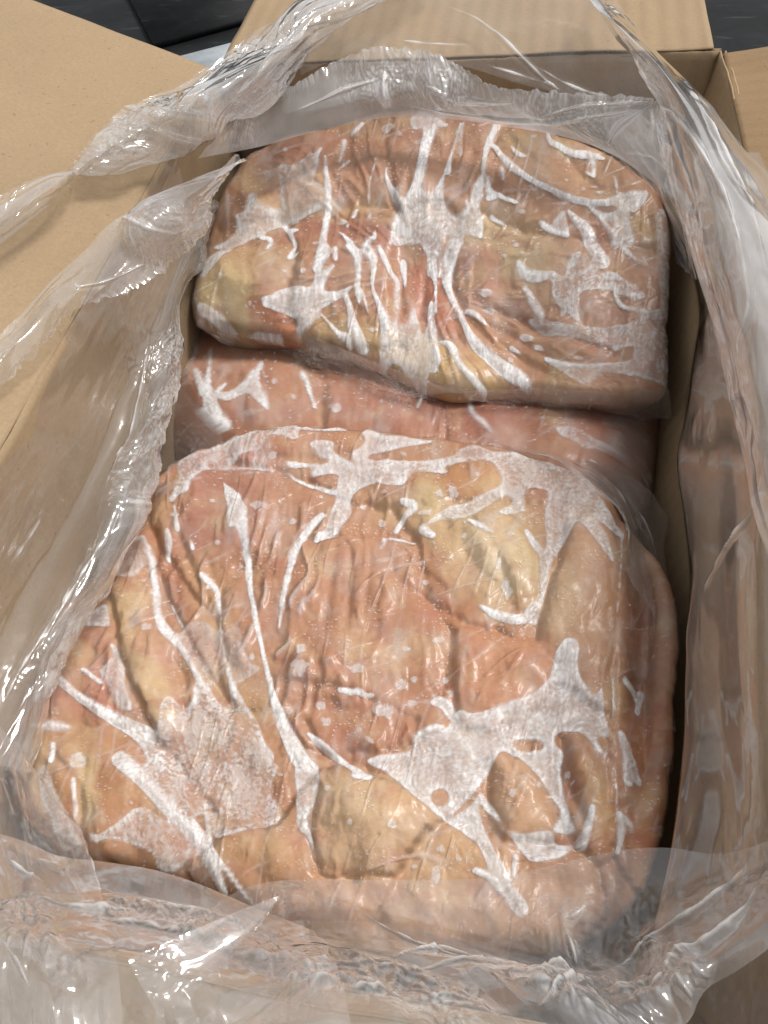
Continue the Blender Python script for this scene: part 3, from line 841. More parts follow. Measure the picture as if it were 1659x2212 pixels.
TOP_GRV = [(C('Z4',[(215,100),(220,250),(235,400)]),6,-.002),(C('Z2',[(340,870),(400,740),(440,620)]),8,-.003),(C('Z2',[(620,480),(630,620),(640,760)]),6,-.003),
 (C('Z3',[(540,420),(620,540),(760,590),(900,640)]),20,-.004),(C('Z3',[(560,180),(640,290),(760,400),(900,500)]),26,-.003),(C('Z3',[(980,380),(1060,480),(1160,560)]),26,-.003),(C('Z3',[(640,660),(800,640),(920,640)]),24,-.003),
 (C('Z5',[(140,260),(210,400),(250,500)]),22,-.0035),(C('Z5',[(200,260),(290,420),(420,560),(640,700),(840,800)]),26,-.0035),(C('Z5',[(420,490),(600,560),(760,650),(860,720)]),26,-.003),(C('Z5',[(650,440),(760,520),(1000,580),(1250,660)]),26,-.004),
 (C('Z4',[(1420,80),(1410,250),(1420,420)]),30,-.005),(C('Z4',[(1570,140),(1560,300),(1540,440)]),24,-.004),(C('Z2',[(920,150),(830,280),(740,400)]),24,-.003),(C('Z2',[(1010,160),(900,290)]),20,-.003),(C('Z2',[(1090,230),(980,340),(960,440)]),20,-.003),
 (C('Z2',[(660,780),(900,740),(1350,760)]),16,-.003),(C('Z4',[(660,190),(760,80),(850,60)]),10,-.002),(C('Z3',[(340,320),(300,500),(250,640)]),24,-.003)]
TOP_PIECES = [
 [(420,600),(470,500),(600,480),(640,560),(650,720),(540,715),(425,680)],[(470,500),(520,340),(720,260),(860,240),(870,480),(600,480)],
 [(860,240),(1100,262),(1060,420),(1000,480),(870,480)],[(1100,262),(1330,340),(1450,450),(1450,560),(1180,520),(1000,480),(1060,420)],
 [(640,480),(870,480),(860,740),(650,720),(640,560)],[(870,480),(1000,480),(1000,700),(960,740),(860,740)],[(1000,480),(1180,520),(1460,560),(1460,700),(1240,740),(1000,660)],
 [(1000,660),(1240,740),(1460,700),(1460,900),(1080,860),(1080,800),(1000,740)]]
TOP_OUT = [(530,340),(600,305),(720,270),(850,245),(960,250),(1100,272),(1230,300),(1330,345),(1405,395),(1436,470),(1442,600),(1446,740),(1444,850),(1300,866),(1180,858),(1060,862),(960,866),(860,832),(720,772),(580,726),(452,700),(410,676),(421,590),(448,500),(482,415)]

FRONT_FROST = [
 ('Z6', P, [(160,320),(190,250),(330,210),(480,150),(620,100),(760,65),(880,50),(1000,55),(1250,75),(1270,90),(1100,95),(970,100),(960,160),(900,165),(850,140),(780,150),(730,200),(740,260),(760,300),(730,340),(660,330),(670,250),(600,260),(520,310),(480,325),(430,320),(390,285),(350,325),(300,380),(260,430),(240,500),(180,520),(140,555),(110,545),(160,440),(175,380)], 0, .66, .7),
 ('Z6', S, [(330,335),(520,338),(700,352),(860,362),(950,415),(1060,455),(1200,490)], [18,24,18,18,28,34,44], .8, 0),
 ('Z6', P, [(1040,180),(1120,165),(1190,190),(1180,240),(1210,255),(1290,310),(1400,330),(1659,290),(1659,390),(1640,440),(1500,440),(1400,450),(1320,490),(1290,550),(1300,620),(1250,700),(1200,780),(1130,810),(1055,825),(1080,770),(1130,740),(1160,650),(1200,520),(1210,420),(1200,380),(1030,390),(1080,330),(1160,300),(1060,240)], 0, .84, .4),
 ('Z6', S, [(860,310),(930,320),(1000,320),(1080,325)], [30,54,34,30], .78, 0),
 ('Z6', P, [(1370,100),(1470,95),(1520,150),(1640,165),(1600,210),(1480,240),(1400,280),(1480,300),(1350,320),(1300,260),(1360,220),(1395,170)], 0, .74, .2),
 ('Z6', P, [(460,410),(480,440),(540,490),(580,520),(600,580),(635,630),(625,690),(640,900),(655,1106),(620,1106),(600,900),(575,780),(550,730),(520,745),(495,700),(495,600),(480,520)], 0, .88, .15),
 ('Z6', S, [(1110,650),(1060,690),(1000,780),(950,860),(930,930),(900,1060),(890,1106)], [54,54,54,62,46,40,36], .8, .15),
 ('Z6', S, [(100,730),(110,810),(100,900),(100,950)], [24,62,40,8], .72, 0), ('Z6', S, [(145,580),(155,640),(165,730)], [20,34,46], .72, 0),
 ('Z6', S, [(250,800),(265,860)], [24,44], .65, 0), ('Z6', S, [(340,1040),(380,1090)], 44, .72, 0), ('Z6', S, [(0,880),(5,980),(10,1080)], [14,34,44], .7, 0),
 ('Z6', S, [(1520,800),(1490,870)], [40,30], .65, 0),
 ('Z7', P, [(0,110),(100,105),(280,115),(280,130),(150,165),(30,195),(0,170)], 0, .74, .1),
 ('Z7', P, [(0,240),(160,240),(380,210),(440,170),(500,150),(560,150),(620,185),(860,185),(1040,230),(1130,300),(1200,420),(1290,560),(1320,600),(1250,600),(1160,540),(1220,640),(1260,770),(1180,700),(1090,580),(1050,570),(990,680),(920,800),(890,950),(860,1060),(840,1106),(770,1080),(800,1020),(860,960),(860,800),(850,740),(810,690),(780,620),(790,595),(830,640),(880,720),(900,680),(890,560),(890,500),(910,400),(850,390),(800,390),(770,440),(780,510),(650,530),(660,500),(720,460),(700,420),(630,440),(560,500),(440,550),(340,545),(260,580),(300,530),(380,480),(460,460),(560,420),(640,380),(660,340),(640,290),(600,240),(500,240),(360,260),(370,300),(200,290),(150,350),(120,370),(0,355)], 0, .72, .6),
 ('Z7', S, [(130,450),(190,480),(150,520),(110,570),(90,600)], [40,62,40,36,36], .85, .2),
 ('Z7', S, [(240,600),(290,640)], [70,50], .6, .3), ('Z7', S, [(60,640),(190,665)], 32, .6, 0), ('Z7', S, [(30,640),(20,700)], 26, .7, 0),
 ('Z7', S, [(480,560),(540,600),(610,640)], [25,52,18], .82, 0),
 ('Z7', S, [(540,1020),(620,1060),(700,1080),(780,1090)], [20,60,70,60], .75, .2),
 ('Z8', S, [(160,100),(265,108)], 36, .68, 0), ('Z8', S, [(270,120),(320,120)], 30, .5, 0),
 ('Z8', S, [(0,300),(60,350),(130,410),(210,470),(270,510),(310,520)], [20,46,46,36,46,34], .82, 0),
 ('Z8', P, [(595,155),(640,120),(690,140),(720,190),(735,245),(690,230),(650,185)], 0, .75, 0),
 ('Z8', P, [(290,430),(400,400),(500,380),(520,310),(560,290),(630,260),(680,275),(740,190),(800,210),(900,190),(1000,150),(1090,120),(1170,50),(1200,-20),(1215,-90),(1260,-150),(1320,-130),(1320,-40),(1340,40),(1400,120),(1440,80),(1450,180),(1480,310),(1410,320),(1470,440),(1420,400),(1350,310),(1270,290),(1215,310),(1210,350),(1250,390),(1240,500),(1260,620),(1290,720),(1310,790),(1260,790),(1200,780),(1240,690),(1200,620),(1120,510),(1040,430),(950,400),(900,480),(850,560),(860,600),(920,680),(960,760),(1050,800),(1180,780),(1220,840),(1300,850),(1250,900),(1110,930),(1040,870),(980,790),(890,690),(840,640),(850,720),(900,850),(960,950),(1020,1060),(1080,1160),(1030,1200),(960,1106),(900,1000),(840,860),(780,800),(680,735),(600,680),(500,600),(430,530),(380,490),(330,470)], 0, .88, .35),
 ('Z8', S, [(1340,850),(1370,760),(1390,670)], [70,56,44], .68, .2),
 ('Z8', P, [(1520,290),(1560,300),(1600,400),(1650,520),(1640,550),(1600,530),(1590,560),(1550,540),(1540,400)], 0, .7, .1),
 ('Z8', S, [(1570,20),(1620,60),(1650,130)], [60,54,20], .66, 0), ('Z8', S, [(1530,690),(1580,740),(1595,790)], [30,40,12], .72, 0),
 ('Z8', S, [(1520,880),(1545,770),(1530,680)], [34,44,20], .7, 0), ('Z8', S, [(820,970),(900,1010),(950,1080)], [40,54,44], .72, 0), ('Z8', S, [(1020,900),(1010,1000)], 34, .6, 0),
 ('Z8', S, [(470,960),(560,850),(660,740)], [4,7,12], .75, 0),
 ('R5', S, [(1060,60),(1075,200),(1090,350),(1120,500),(1150,650),(1180,780),(1210,880),(1260,1000),(1320,1106)], [62,42,30,26,24,34,60,84,104], .88, .2),
 ('R5', S, [(1400,40),(1330,110),(1280,200),(1255,300),(1230,420),(1215,530)], [40,40,46,30,28,10], .8, .1),
 ('R5', S, [(640,150),(660,250),(680,340),(690,450),(730,530),(790,590),(840,680),(890,770),(920,870)], [30,42,28,40,60,50,34,60,60], .7, .2),
 ('R5', S, [(740,400),(790,500),(830,600)], 14, .55, 0), ('R5', S, [(880,290),(940,350),(960,480),(970,600),(1000,730),(1030,830)], [35,32,16,20,34,70], .78, .1),
 ('R5', P, [(780,540),(880,480),(960,540),(1040,520),(1080,650),(1130,690),(1050,740),(1000,760),(980,700),(900,760),(850,690)], 0, .36, .7),
 ('R5', P, [(690,960),(720,840),(760,820),(800,860),(840,810),(850,750),(900,770),(960,840),(1000,850),(1000,800),(1060,840),(1110,900),(1140,980),(1160,1106),(700,1106),(640,1060)], 0, .68, 1.0),
 ('R5', S, [(190,780),(240,720),(330,790),(430,860),(540,920),(640,980),(700,1060),(720,1106)], [70,60,46,60,80,120,160,160], .86, .35),
 ('R5', S, [(160,820),(200,720)], 36, .7, 0),
 ('R5', P, [(450,500),(370,500),(280,550),(210,585),(240,510),(330,460),(450,400),(470,440),(480,500)], 0, .66, .2),
 ('R5', P, [(490,590),(520,600),(540,650),(550,750),(580,860),(520,850),(480,760),(440,700),(500,640)], 0, .55, .3),
 ('R5', S, [(150,930),(220,925),(295,930)], [40,62,40], .58, .1), ('R5', S, [(730,90),(737,140),(735,210)], [20,46,8], .7, 0),
 ('R5', S, [(235,1010),(230,1080)], 36, .65, 0), ('R5', S, [(370,690),(450,750)], 26, .6, 0),
 ('R5', P, [(440,210),(600,100),(640,150),(610,280),(520,290)], 0, .45, .4),
 ('R7', P, [(640,-20),(1165,-20),(1180,60),(1165,110),(1210,180),(1200,240),(1130,265),(1000,295),(930,300),(880,200),(800,230),(700,120)], 0, .66, 1.0),
 ('R7', S, [(530,-30),(640,70),(740,180),(830,270),(890,360),(940,450),(970,520)], [100,90,100,100,90,70,50], .82, .3),
 ('R7', S, [(870,60),(890,200),(910,320),(980,430),(1100,570)], [30,26,22,22,16], .82, 0),
 ('R7', P, [(385,280),(440,290),(520,240),(590,180),(640,180),(700,220),(760,260),(840,340),(760,440),(670,430),(660,370),(560,330),(470,310),(410,320)], 0, .6, .9),
 ('R7', P, [(170,0),(210,0),(240,80),(270,150),(310,230),(350,330),(240,340),(220,230),(180,150)], 0, .58, .4),
 ('R7', S, [(330,50),(330,180),(335,250)], [20,26,18], .65, 0),
 ('R7', P, [(1285,-20),(1360,-20),(1385,50),(1370,150),(1345,220),(1335,290),(1295,260),(1285,130)], 0, .8, .5),
 ('R7', S, [(1310,200),(1350,320),(1370,420)], [40,22,6], .75, 0),
 ('R7', S, [(1540,50),(1600,60)], 40, .75, 0),
 ('D', S, [(1346,1150),(1335,1300),(1326,1400),(1326,1600),(1336,1840)], 5, .6, 0),
 ('D', S, [(1395,1480),(1385,1525)], [26,18], .7, 0),
]
FRONT_HOLES = [('Z8','E',(650,620,46,46)), ('Z8', P, [(1000,350),(1060,330),(1140,335),(1150,380),(1040,390)]), ('Z8', P, [(680,725),(770,640),(860,530),(930,410),(945,412),(870,545),(790,655)])]
FRONT_DOTS = [('Z6',705,598,55,30,10),('Z6',920,685,22,14),('Z6',432,830,13,16),('Z6',395,555,20,13),('Z6',840,570,18),('Z6',1105,520,15),('Z6',1510,490,16,11),('Z6',1370,575,20,15),('Z6',1495,670,22,30),('Z6',780,260,36,28),
 ('Z7',640,805,15,35,15),('Z7',685,930,28,48,-10),('Z7',325,420,22),('Z7',400,410,24,42,-30),('Z7',705,640,15),('Z7',255,895,22,12),('Z7',230,790,20,12),('Z7',530,320,14),
 ('Z8',375,195,38,32),('Z8',450,70,22),('Z8',240,8,30,16),('Z8',520,40,14),('Z8',85,247,24),('Z8',62,165,24,20),('Z8',510,165,20,16),('Z8',255,295,14),('Z8',305,340,30,10,40),('Z8',650,868,18,22),('Z8',630,990,30,42),('Z8',215,755,14),('Z8',420,765,22),('Z8',105,585,16),('Z8',1130,560,17,15),('Z8',1000,600,16,26),('Z8',740,915,14),('Z8',520,950,14),
 ('R5',1305,695,40,36),('R5',1545,695,32,22),('R5',1310,618,20,24),('R5',1408,915,20),('R5',1390,845,20,18),('R5',1525,790,48,15),('R5',1640,870,24),('R5',345,1080,38,32,-30),('R5',910,315,22,32),('R5',675,360,18),('R5',1270,58,14),('R5',950,152,10),('R5',1045,245,10),('R5',905,685,26,20),('R5',655,520,20),
 ('R6',345,128,12),('R6',545,122,16,12),('R6',75,757,24,22),('R6',15,870,28,34),('R6',125,842,20),('R6',130,735,14),('R6',265,735,14),('R6',290,792,16),('R6',100,606,18,12),('R6',235,570,26,16)]
FRONT_PATCH = [
 (P,[(370,1000),(480,960),(700,935),(820,955),(800,1010),(680,1030),(480,1015),(390,1030)],(186,106,80),10,.75),
 (P,[(520,950),(760,935),(800,960),(760,985),(600,980)],(208,150,104),10,.8),
 (P,[(380,1020),(560,1010),(640,1060),(600,1180),(520,1220),(420,1200),(370,1120)],(188,122,102),16,.85),
 (P,[(560,1030),(720,1060),(700,1180),(600,1250),(560,1180)],(204,150,116),16,.7),
 (P,[(480,1200),(640,1180),(900,1180),(970,1300),(970,1500),(900,1570),(660,1560),(560,1450),(520,1320)],(198,134,94),18,.9),
 (P,[(700,1170),(800,1140),(900,1180),(880,1260),(760,1280),(690,1240)],(206,148,112),12,.7),
 (P,[(880,1090),(960,1080),(1100,1080),(1180,1160),(1180,1300),(1120,1350),(1040,1310),(960,1220),(900,1160)],(220,186,142),14,.9),
 (E_,(1065,1205,34,85,-35),(238,214,180),6,.9),(E_,(1125,1240,36,80,-8),(230,206,164),6,.9),(E_,(930,1080,34,50,10),(222,194,140),6,.85),
 (P,[(960,1020),(1060,1005),(1085,1040),(1060,1080),(980,1085)],(212,150,94),8,.9),
 (P,[(1010,1050),(1070,1030),(1085,1055),(1040,1075)],(228,190,142),6,.8),
 (P,[(1150,1400),(1190,1260),(1230,1140),(1290,1160),(1335,1220),(1330,1400),(1280,1470),(1200,1400)],(212,158,116),10,.9),
 (E_,(1240,1270,40,120,12),(224,178,138),10,.7),
 (P,[(900,1300),(980,1300),(1160,1390),(1060,1380),(960,1380)],(204,132,84),10,.7),
 (P,[(975,1390),(1080,1370),(1200,1400),(1205,1470),(1130,1530),(1000,1560),(970,1480)],(216,148,104),8,.9),
 (E_,(1000,1490,28,60,0),(198,116,62),8,.7),
 (P,[(230,1290),(310,1260),(320,1330),(300,1400),(360,1480),(380,1540),(340,1580),(300,1500),(270,1420),(250,1340)],(222,182,130),6,.95),
 (E_,(303,1350,8,16,0),(120,62,44),4,.9),
 (P,[(90,1440),(180,1360),(250,1370),(270,1450),(250,1560),(150,1560),(80,1520)],(208,138,112),12,.85),
 (E_,(188,1450,10,8,0),(180,40,44),2,.9),(E_,(150,1420,60,40,-20),(214,166,126),8,.7),
 (P,[(100,1600),(220,1560),(330,1640),(350,1720),(260,1800),(170,1830),(120,1740)],(202,142,92),12,.85),
 (P,[(175,1650),(210,1640),(215,1760),(180,1780)],(230,202,152),6,.85),
 (P,[(50,1600),(90,1570),(110,1660),(110,1760),(60,1720)],(206,170,118),10,.8),
 (P,[(400,1430),(560,1470),(600,1560),(560,1600),(460,1530)],(206,160,104),14,.7),
 (P,[(440,1830),(560,1790),(680,1760),(720,1850),(660,1930),(520,1930)],(206,150,102),12,.85),
 (P,[(690,1680),(800,1660),(900,1720),(960,1790),(880,1900),(740,1900),(680,1800)],(222,180,138),12,.9),
 (E_,(790,1740,70,60,0),(220,186,138),12,.7),
 (P,[(850,1700),(960,1780),(900,1840),(860,1800)],(218,170,116),10,.8),
 (P,[(900,1850),(980,1790),(1090,1850),(1130,1930),(1000,1960),(900,1930)],(220,174,122),12,.8),
 (P,[(1060,1660),(1120,1640),(1200,1740),(1220,1800),(1120,1810),(1060,1750)],(218,168,124),8,.9),
 (P,[(1210,1600),(1250,1590),(1320,1680),(1335,1800),(1290,1840),(1240,1760),(1220,1660)],(204,144,98),8,.9),
 (E_,(1290,1720,24,80,-12),(220,178,122),8,.8),(E_,(1230,1680,14,80,-10),(172,96,70),6,.7),
 (P,[(1345,1160),(1400,1180),(1450,1300),(1450,1480),(1360,1460),(1340,1300)],(190,134,104),12,.8),
 (P,[(1340,1520),(1390,1500),(1450,1520),(1455,1700),(1430,1850),(1350,1850),(1340,1700)],(208,138,94),10,.9),
 (P,[(240,1260),(330,1080),(400,1010),(380,1120),(340,1250)],(202,136,88),12,.8),
 (P,[(340,1150),(380,1180),(420,1300),(480,1420),(440,1430),(370,1300)],(190,116,82),10,.8),
 (P,[(400,1210),(480,1260),(480,1400),(420,1330)],(206,158,110),12,.7),
 (P,[(600,1930),(900,1910),(1200,1900),(1250,2020),(900,2040),(640,2000)],(212,158,112),14,.7),
 (P,[(700,1570),(900,1580),(840,1640),(760,1640),(690,1620)],(190,116,78),12,.8),
]
FRONT_LUMP = [(720,1330,260,210,0,.010),(1060,1210,150,130,-20,.007),(1250,1280,100,170,10,.008),(1090,1460,130,90,0,.007),(300,1440,80,190,-15,.006),(170,1450,120,110,0,.004),(210,1700,130,120,10,.007),(480,1100,150,130,0,.006),(800,1770,150,130,0,.010),(560,1860,130,80,0,.006),
 (1140,1740,90,100,0,.007),(1275,1720,60,150,-10,.009),(1400,1680,60,190,0,.006),(650,975,180,50,0,.005),(1030,1045,80,50,0,.005),(930,1080,50,60,0,.004),(1065,1205,45,100,-35,.005),(1125,1240,46,95,-8,.005),(470,1680,160,150,0,-.003),
 (1405,1300,60,400,0,-.018),(1405,1650,55,260,0,-.012)]
FRONT_GRV = [([(975,1370),(972,1440),(980,1530),(990,1570)],26,-.006),([(900,1290),(980,1340),(1060,1380)],20,-.004),([(1150,1400),(1190,1260),(1225,1140)],14,-.004),([(1340,1140),(1332,1300),(1326,1500),(1332,1850)],12,-.006),
 ([(330,1150),(350,1260),(400,1370),(450,1460),(500,1530)],22,-.006),([(385,1150),(420,1240),(470,1340),(490,1420)],18,-.005),([(440,1180),(470,1270),(485,1330)],14,-.003),([(230,1280),(260,1380),(290,1500),(340,1590)],14,-.004),([(310,1240),(330,1330),(370,1450),(400,1540)],12,-.004),
 ([(690,1190),(670,1280),(660,1370)],16,-.003),([(730,1185),(715,1290),(705,1370)],16,-.003),([(765,1190),(760,1280),(750,1380)],16,-.0035),([(800,1180),(800,1260),(790,1340)],14,-.003),([(830,1180),(850,1240),(890,1300)],14,-.003),([(860,1180),(900,1230),(970,1290)],18,-.003),
 ([(620,1480),(760,1500),(900,1560)],22,-.003),([(600,1440),(760,1450),(900,1420)],18,-.002),([(660,1560),(700,1630),(780,1670),(900,1700)],24,-.005),([(680,1700),(670,1800),(690,1880)],16,-.004),([(960,1775),(900,1840),(860,1895)],10,-.003),([(900,1750),(980,1790),(1060,1850)],18,-.003),
 ([(1060,1650),(1050,1720),(1090,1790)],16,-.004),([(1100,1660),(1170,1720),(1215,1790)],14,-.004),([(1215,1600),(1230,1690),(1265,1790)],20,-.006),([(1250,1595),(1310,1670),(1330,1780)],14,-.004),([(110,1620),(170,1700),(180,1820)],14,-.004),([(185,1640),(180,1760)],12,-.003),
 ([(400,1020),(560,1020),(720,1075)],10,-.003),([(560,1000),(660,1000),(760,990)],20,-.005),([(520,1120),(545,1280),(590,1500),(640,1640)],8,-.002),([(620,1130),(660,1170),(620,1240)],14,-.002),([(1000,1110),(1060,1180),(1100,1290)],16,-.004),([(1090,1120),(1150,1180),(1160,1300)],16,-.004)]
FRONT_PIECES = [
 [(300,1060),(400,980),(620,925),(820,940),(800,1020),(730,1080),(560,1020),(400,1020)],[(400,1020),(560,1020),(730,1080),(700,1170),(520,1230),(470,1340),(330,1150),(330,1060)],
 [(520,1230),(700,1170),(900,1180),(975,1370),(980,1570),(700,1630),(600,1540),(500,1530),(470,1340)],[(870,1100),(1000,1090),(1190,1090),(1190,1260),(1150,1400),(975,1370),(900,1180)],
 [(820,940),(1080,970),(1200,1010),(1190,1090),(1000,1090),(870,1100),(730,1080),(800,1020)],[(1150,1400),(1190,1260),(1230,1130),(1340,1130),(1330,1520),(1200,1470)],[(975,1370),(1150,1400),(1200,1470),(1130,1560),(980,1570)],
 [(230,1280),(320,1240),(400,1540),(340,1600),(270,1420)],[(30,1620),(120,1370),(230,1280),(270,1420),(330,1600),(200,1570)],[(30,1620),(200,1570),(330,1600),(480,1800),(330,1900),(100,1800)],
 [(680,1680),(780,1660),(960,1775),(860,1900),(690,1890)],[(480,1800),(600,1780),(680,1690),(690,1890),(860,1900),(820,2050),(560,2000),(400,1900)],[(1050,1650),(1120,1640),(1220,1800),(1090,1820)],[(1210,1590),(1310,1600),(1332,1850),(1240,1830)],
 [(1340,1120),(1470,1200),(1470,1500),(1330,1500)],[(1330,1500),(1470,1500),(1470,1900),(1332,1860)],[(860,1900),(960,1775),(1090,1820),(1240,1840),(1300,1900),(1250,2060),(820,2060)]]
FRONT_OUT = [(385,1000),(470,962),(600,930),(700,930),(820,945),(950,955),(1080,975),(1190,1005),(1290,1060),(1345,1120),(1410,1180),(1445,1280),(1456,1480),(1452,1700),(1430,1850),(1380,1970),(1230,2065),(1000,2080),(800,2066),(600,2025),(480,1970),(330,1915),(165,1872),(52,1800),(2,1700),(-4,1610),(28,1490),(96,1355),(196,1240),(275,1150),(322,1050)]

MID_FROST = [
 ('R3', S, [(935,460),(930,560),(920,640),(950,740),(1000,780)], [20,26,60,94,60], .8, .1), ('R3', S, [(870,550),(900,640)], [40,54], .7, .1),
 ('R3', P, [(950,660),(1050,640),(1130,570),(1160,540),(1150,620),(1185,740),(1150,720),(1100,670),(1010,690)], 0, .78, .1), ('R3', S, [(1000,620),(960,650)], 24, .7, 0),
 ('R3', S, [(1330,600),(1350,640),(1380,740)], [40,24,14], .75, 0), ('R3', S, [(1160,540),(1190,750)], 10, .6, 0), ('R3', S, [(1415,580),(1395,750)], 8, .55, 0), ('R3', S, [(1600,640),(1595,770)], 8, .5, 0), ('R3', S, [(1635,630),(1625,770)], 8, .5, 0),
 ('Z7', S, [(480,-40),(500,60),(560,120),(600,160)], [25,30,35,30], .6, .1), ('Z7', P, [(940,130),(1030,120),(1160,170),(1250,200),(1100,220),(1050,200),(960,170)], 0, .4, .5),
 ('R4', S, [(200,640),(165,720),(150,745)], [24,16,26], .65, 0), ('R3', P, [(800,420),(860,400),(880,460),(840,560),(800,520)], 0, .25, .3),
 ('D', P, [(1330,900),(1400,920),(1412,1040),(1380,1080),(1330,1040),(1310,960)], 0, .35, .8)]
MID_DOTS = [('R3',1470,738,30,18),('R3',1295,692,12),('R4',545,690,30,14,20),('R3',1215,630,14,10)]
MID_PATCH = [(P,[(400,760),(470,700),(700,790),(720,920),(500,920),(420,860)],(206,146,112),14,.8),(P,[(720,830),(900,850),(930,960),(740,940)],(208,146,120),14,.8),(P,[(920,870),(1330,900),(1330,1000),(940,960)],(184,112,88),14,.8),(P,[(1080,960),(1230,930),(1280,1000),(1100,1010)],(202,132,90),10,.7),
 (P,[(380,650),(440,640),(460,740),(400,780)],(150,84,66),12,.8)]
MID_LUMP = [(560,860,200,140,10,.006),(850,900,180,120,0,.004),(1150,940,260,130,0,.006)]
MID_GRV = [(C('R3',[(1160,540),(1190,750)]),8,-.002),(C('R3',[(1410,580),(1400,760)]),8,-.002),(C('R3',[(1600,640),(1600,770)]),8,-.002),([(930,880),(940,980)],14,-.003)]
MID_PIECES = [[(340,600),(730,600),(730,1130),(340,1100)],[(730,600),(930,600),(940,1130),(730,1130)]]
MID_OUT = [(338,820),(372,660),(600,600),(900,590),(1250,610),(1390,700),(1408,850),(1416,980),(1405,1080),(1330,1140),(1000,1180),(700,1160),(470,1070),(362,940)]

BLOCKS = []
BLOCKS.append(make_block('frozen_chicken_block', 'block of frozen chicken pieces lying lower, between and beneath the other two blocks', MID_OUT, .108, .092, (200, 220), MID_FROST, [], MID_DOTS, MID_PATCH, MID_LUMP, MID_GRV, MID_PIECES, (190, 122, 86), 11, .022, .045, None, 120))
BLOCKS.append(make_block('frozen_chicken_block', 'smaller film-wrapped block of frozen chicken at the back of the box', TOP_OUT, .176, .062, (290, 470), TOP_FROST, TOP_HOLES, TOP_DOTS, TOP_PATCH, TOP_LUMP, TOP_GRV, TOP_PIECES, (200, 146, 112), 23, .002, .010, (0, .27), 150, front=1.2, pleat=(905, 600, 7.5, 905, 560, 340, 280)))
BLOCKS.append(make_block('frozen_chicken_block', 'largest film-wrapped block of frozen chicken at the front of the box', FRONT_OUT, .140, .095, (330, 580), FRONT_FROST, FRONT_HOLES, FRONT_DOTS, FRONT_PATCH, FRONT_LUMP, FRONT_GRV, FRONT_PIECES, (200, 144, 104), 37, .003, .014, None, 240, pleat=(800, 300, 19.0, 560, 1330, 330, 330)))


# ------------------------------------------------------------------ loose plastic sheets
def resample(pts, n):
    q = smooth_open3(np.array(pts, float)); d = np.r_[0, np.cumsum(np.linalg.norm(np.diff(q, axis=0), axis=1))]
    t = np.linspace(0, d[-1], n); return np.stack([np.interp(t, d, q[:, i]) for i in range(3)], 1)


def smooth_open3(p, n=8):
    e = np.vstack([2 * p[0] - p[1], p, 2 * p[-1] - p[-2]]); out = []
    for i in range(len(p) - 1):
        a, b, c, d = e[i:i + 4]
        for t in np.arange(n) / n:
            out.append(.5 * ((2 * b) + (c - a) * t + (2 * a - 5 * b + 4 * c - d) * t * t + (-a + 3 * b - 3 * c + d) * t ** 3))
    out.append(p[-1]); return np.array(out)


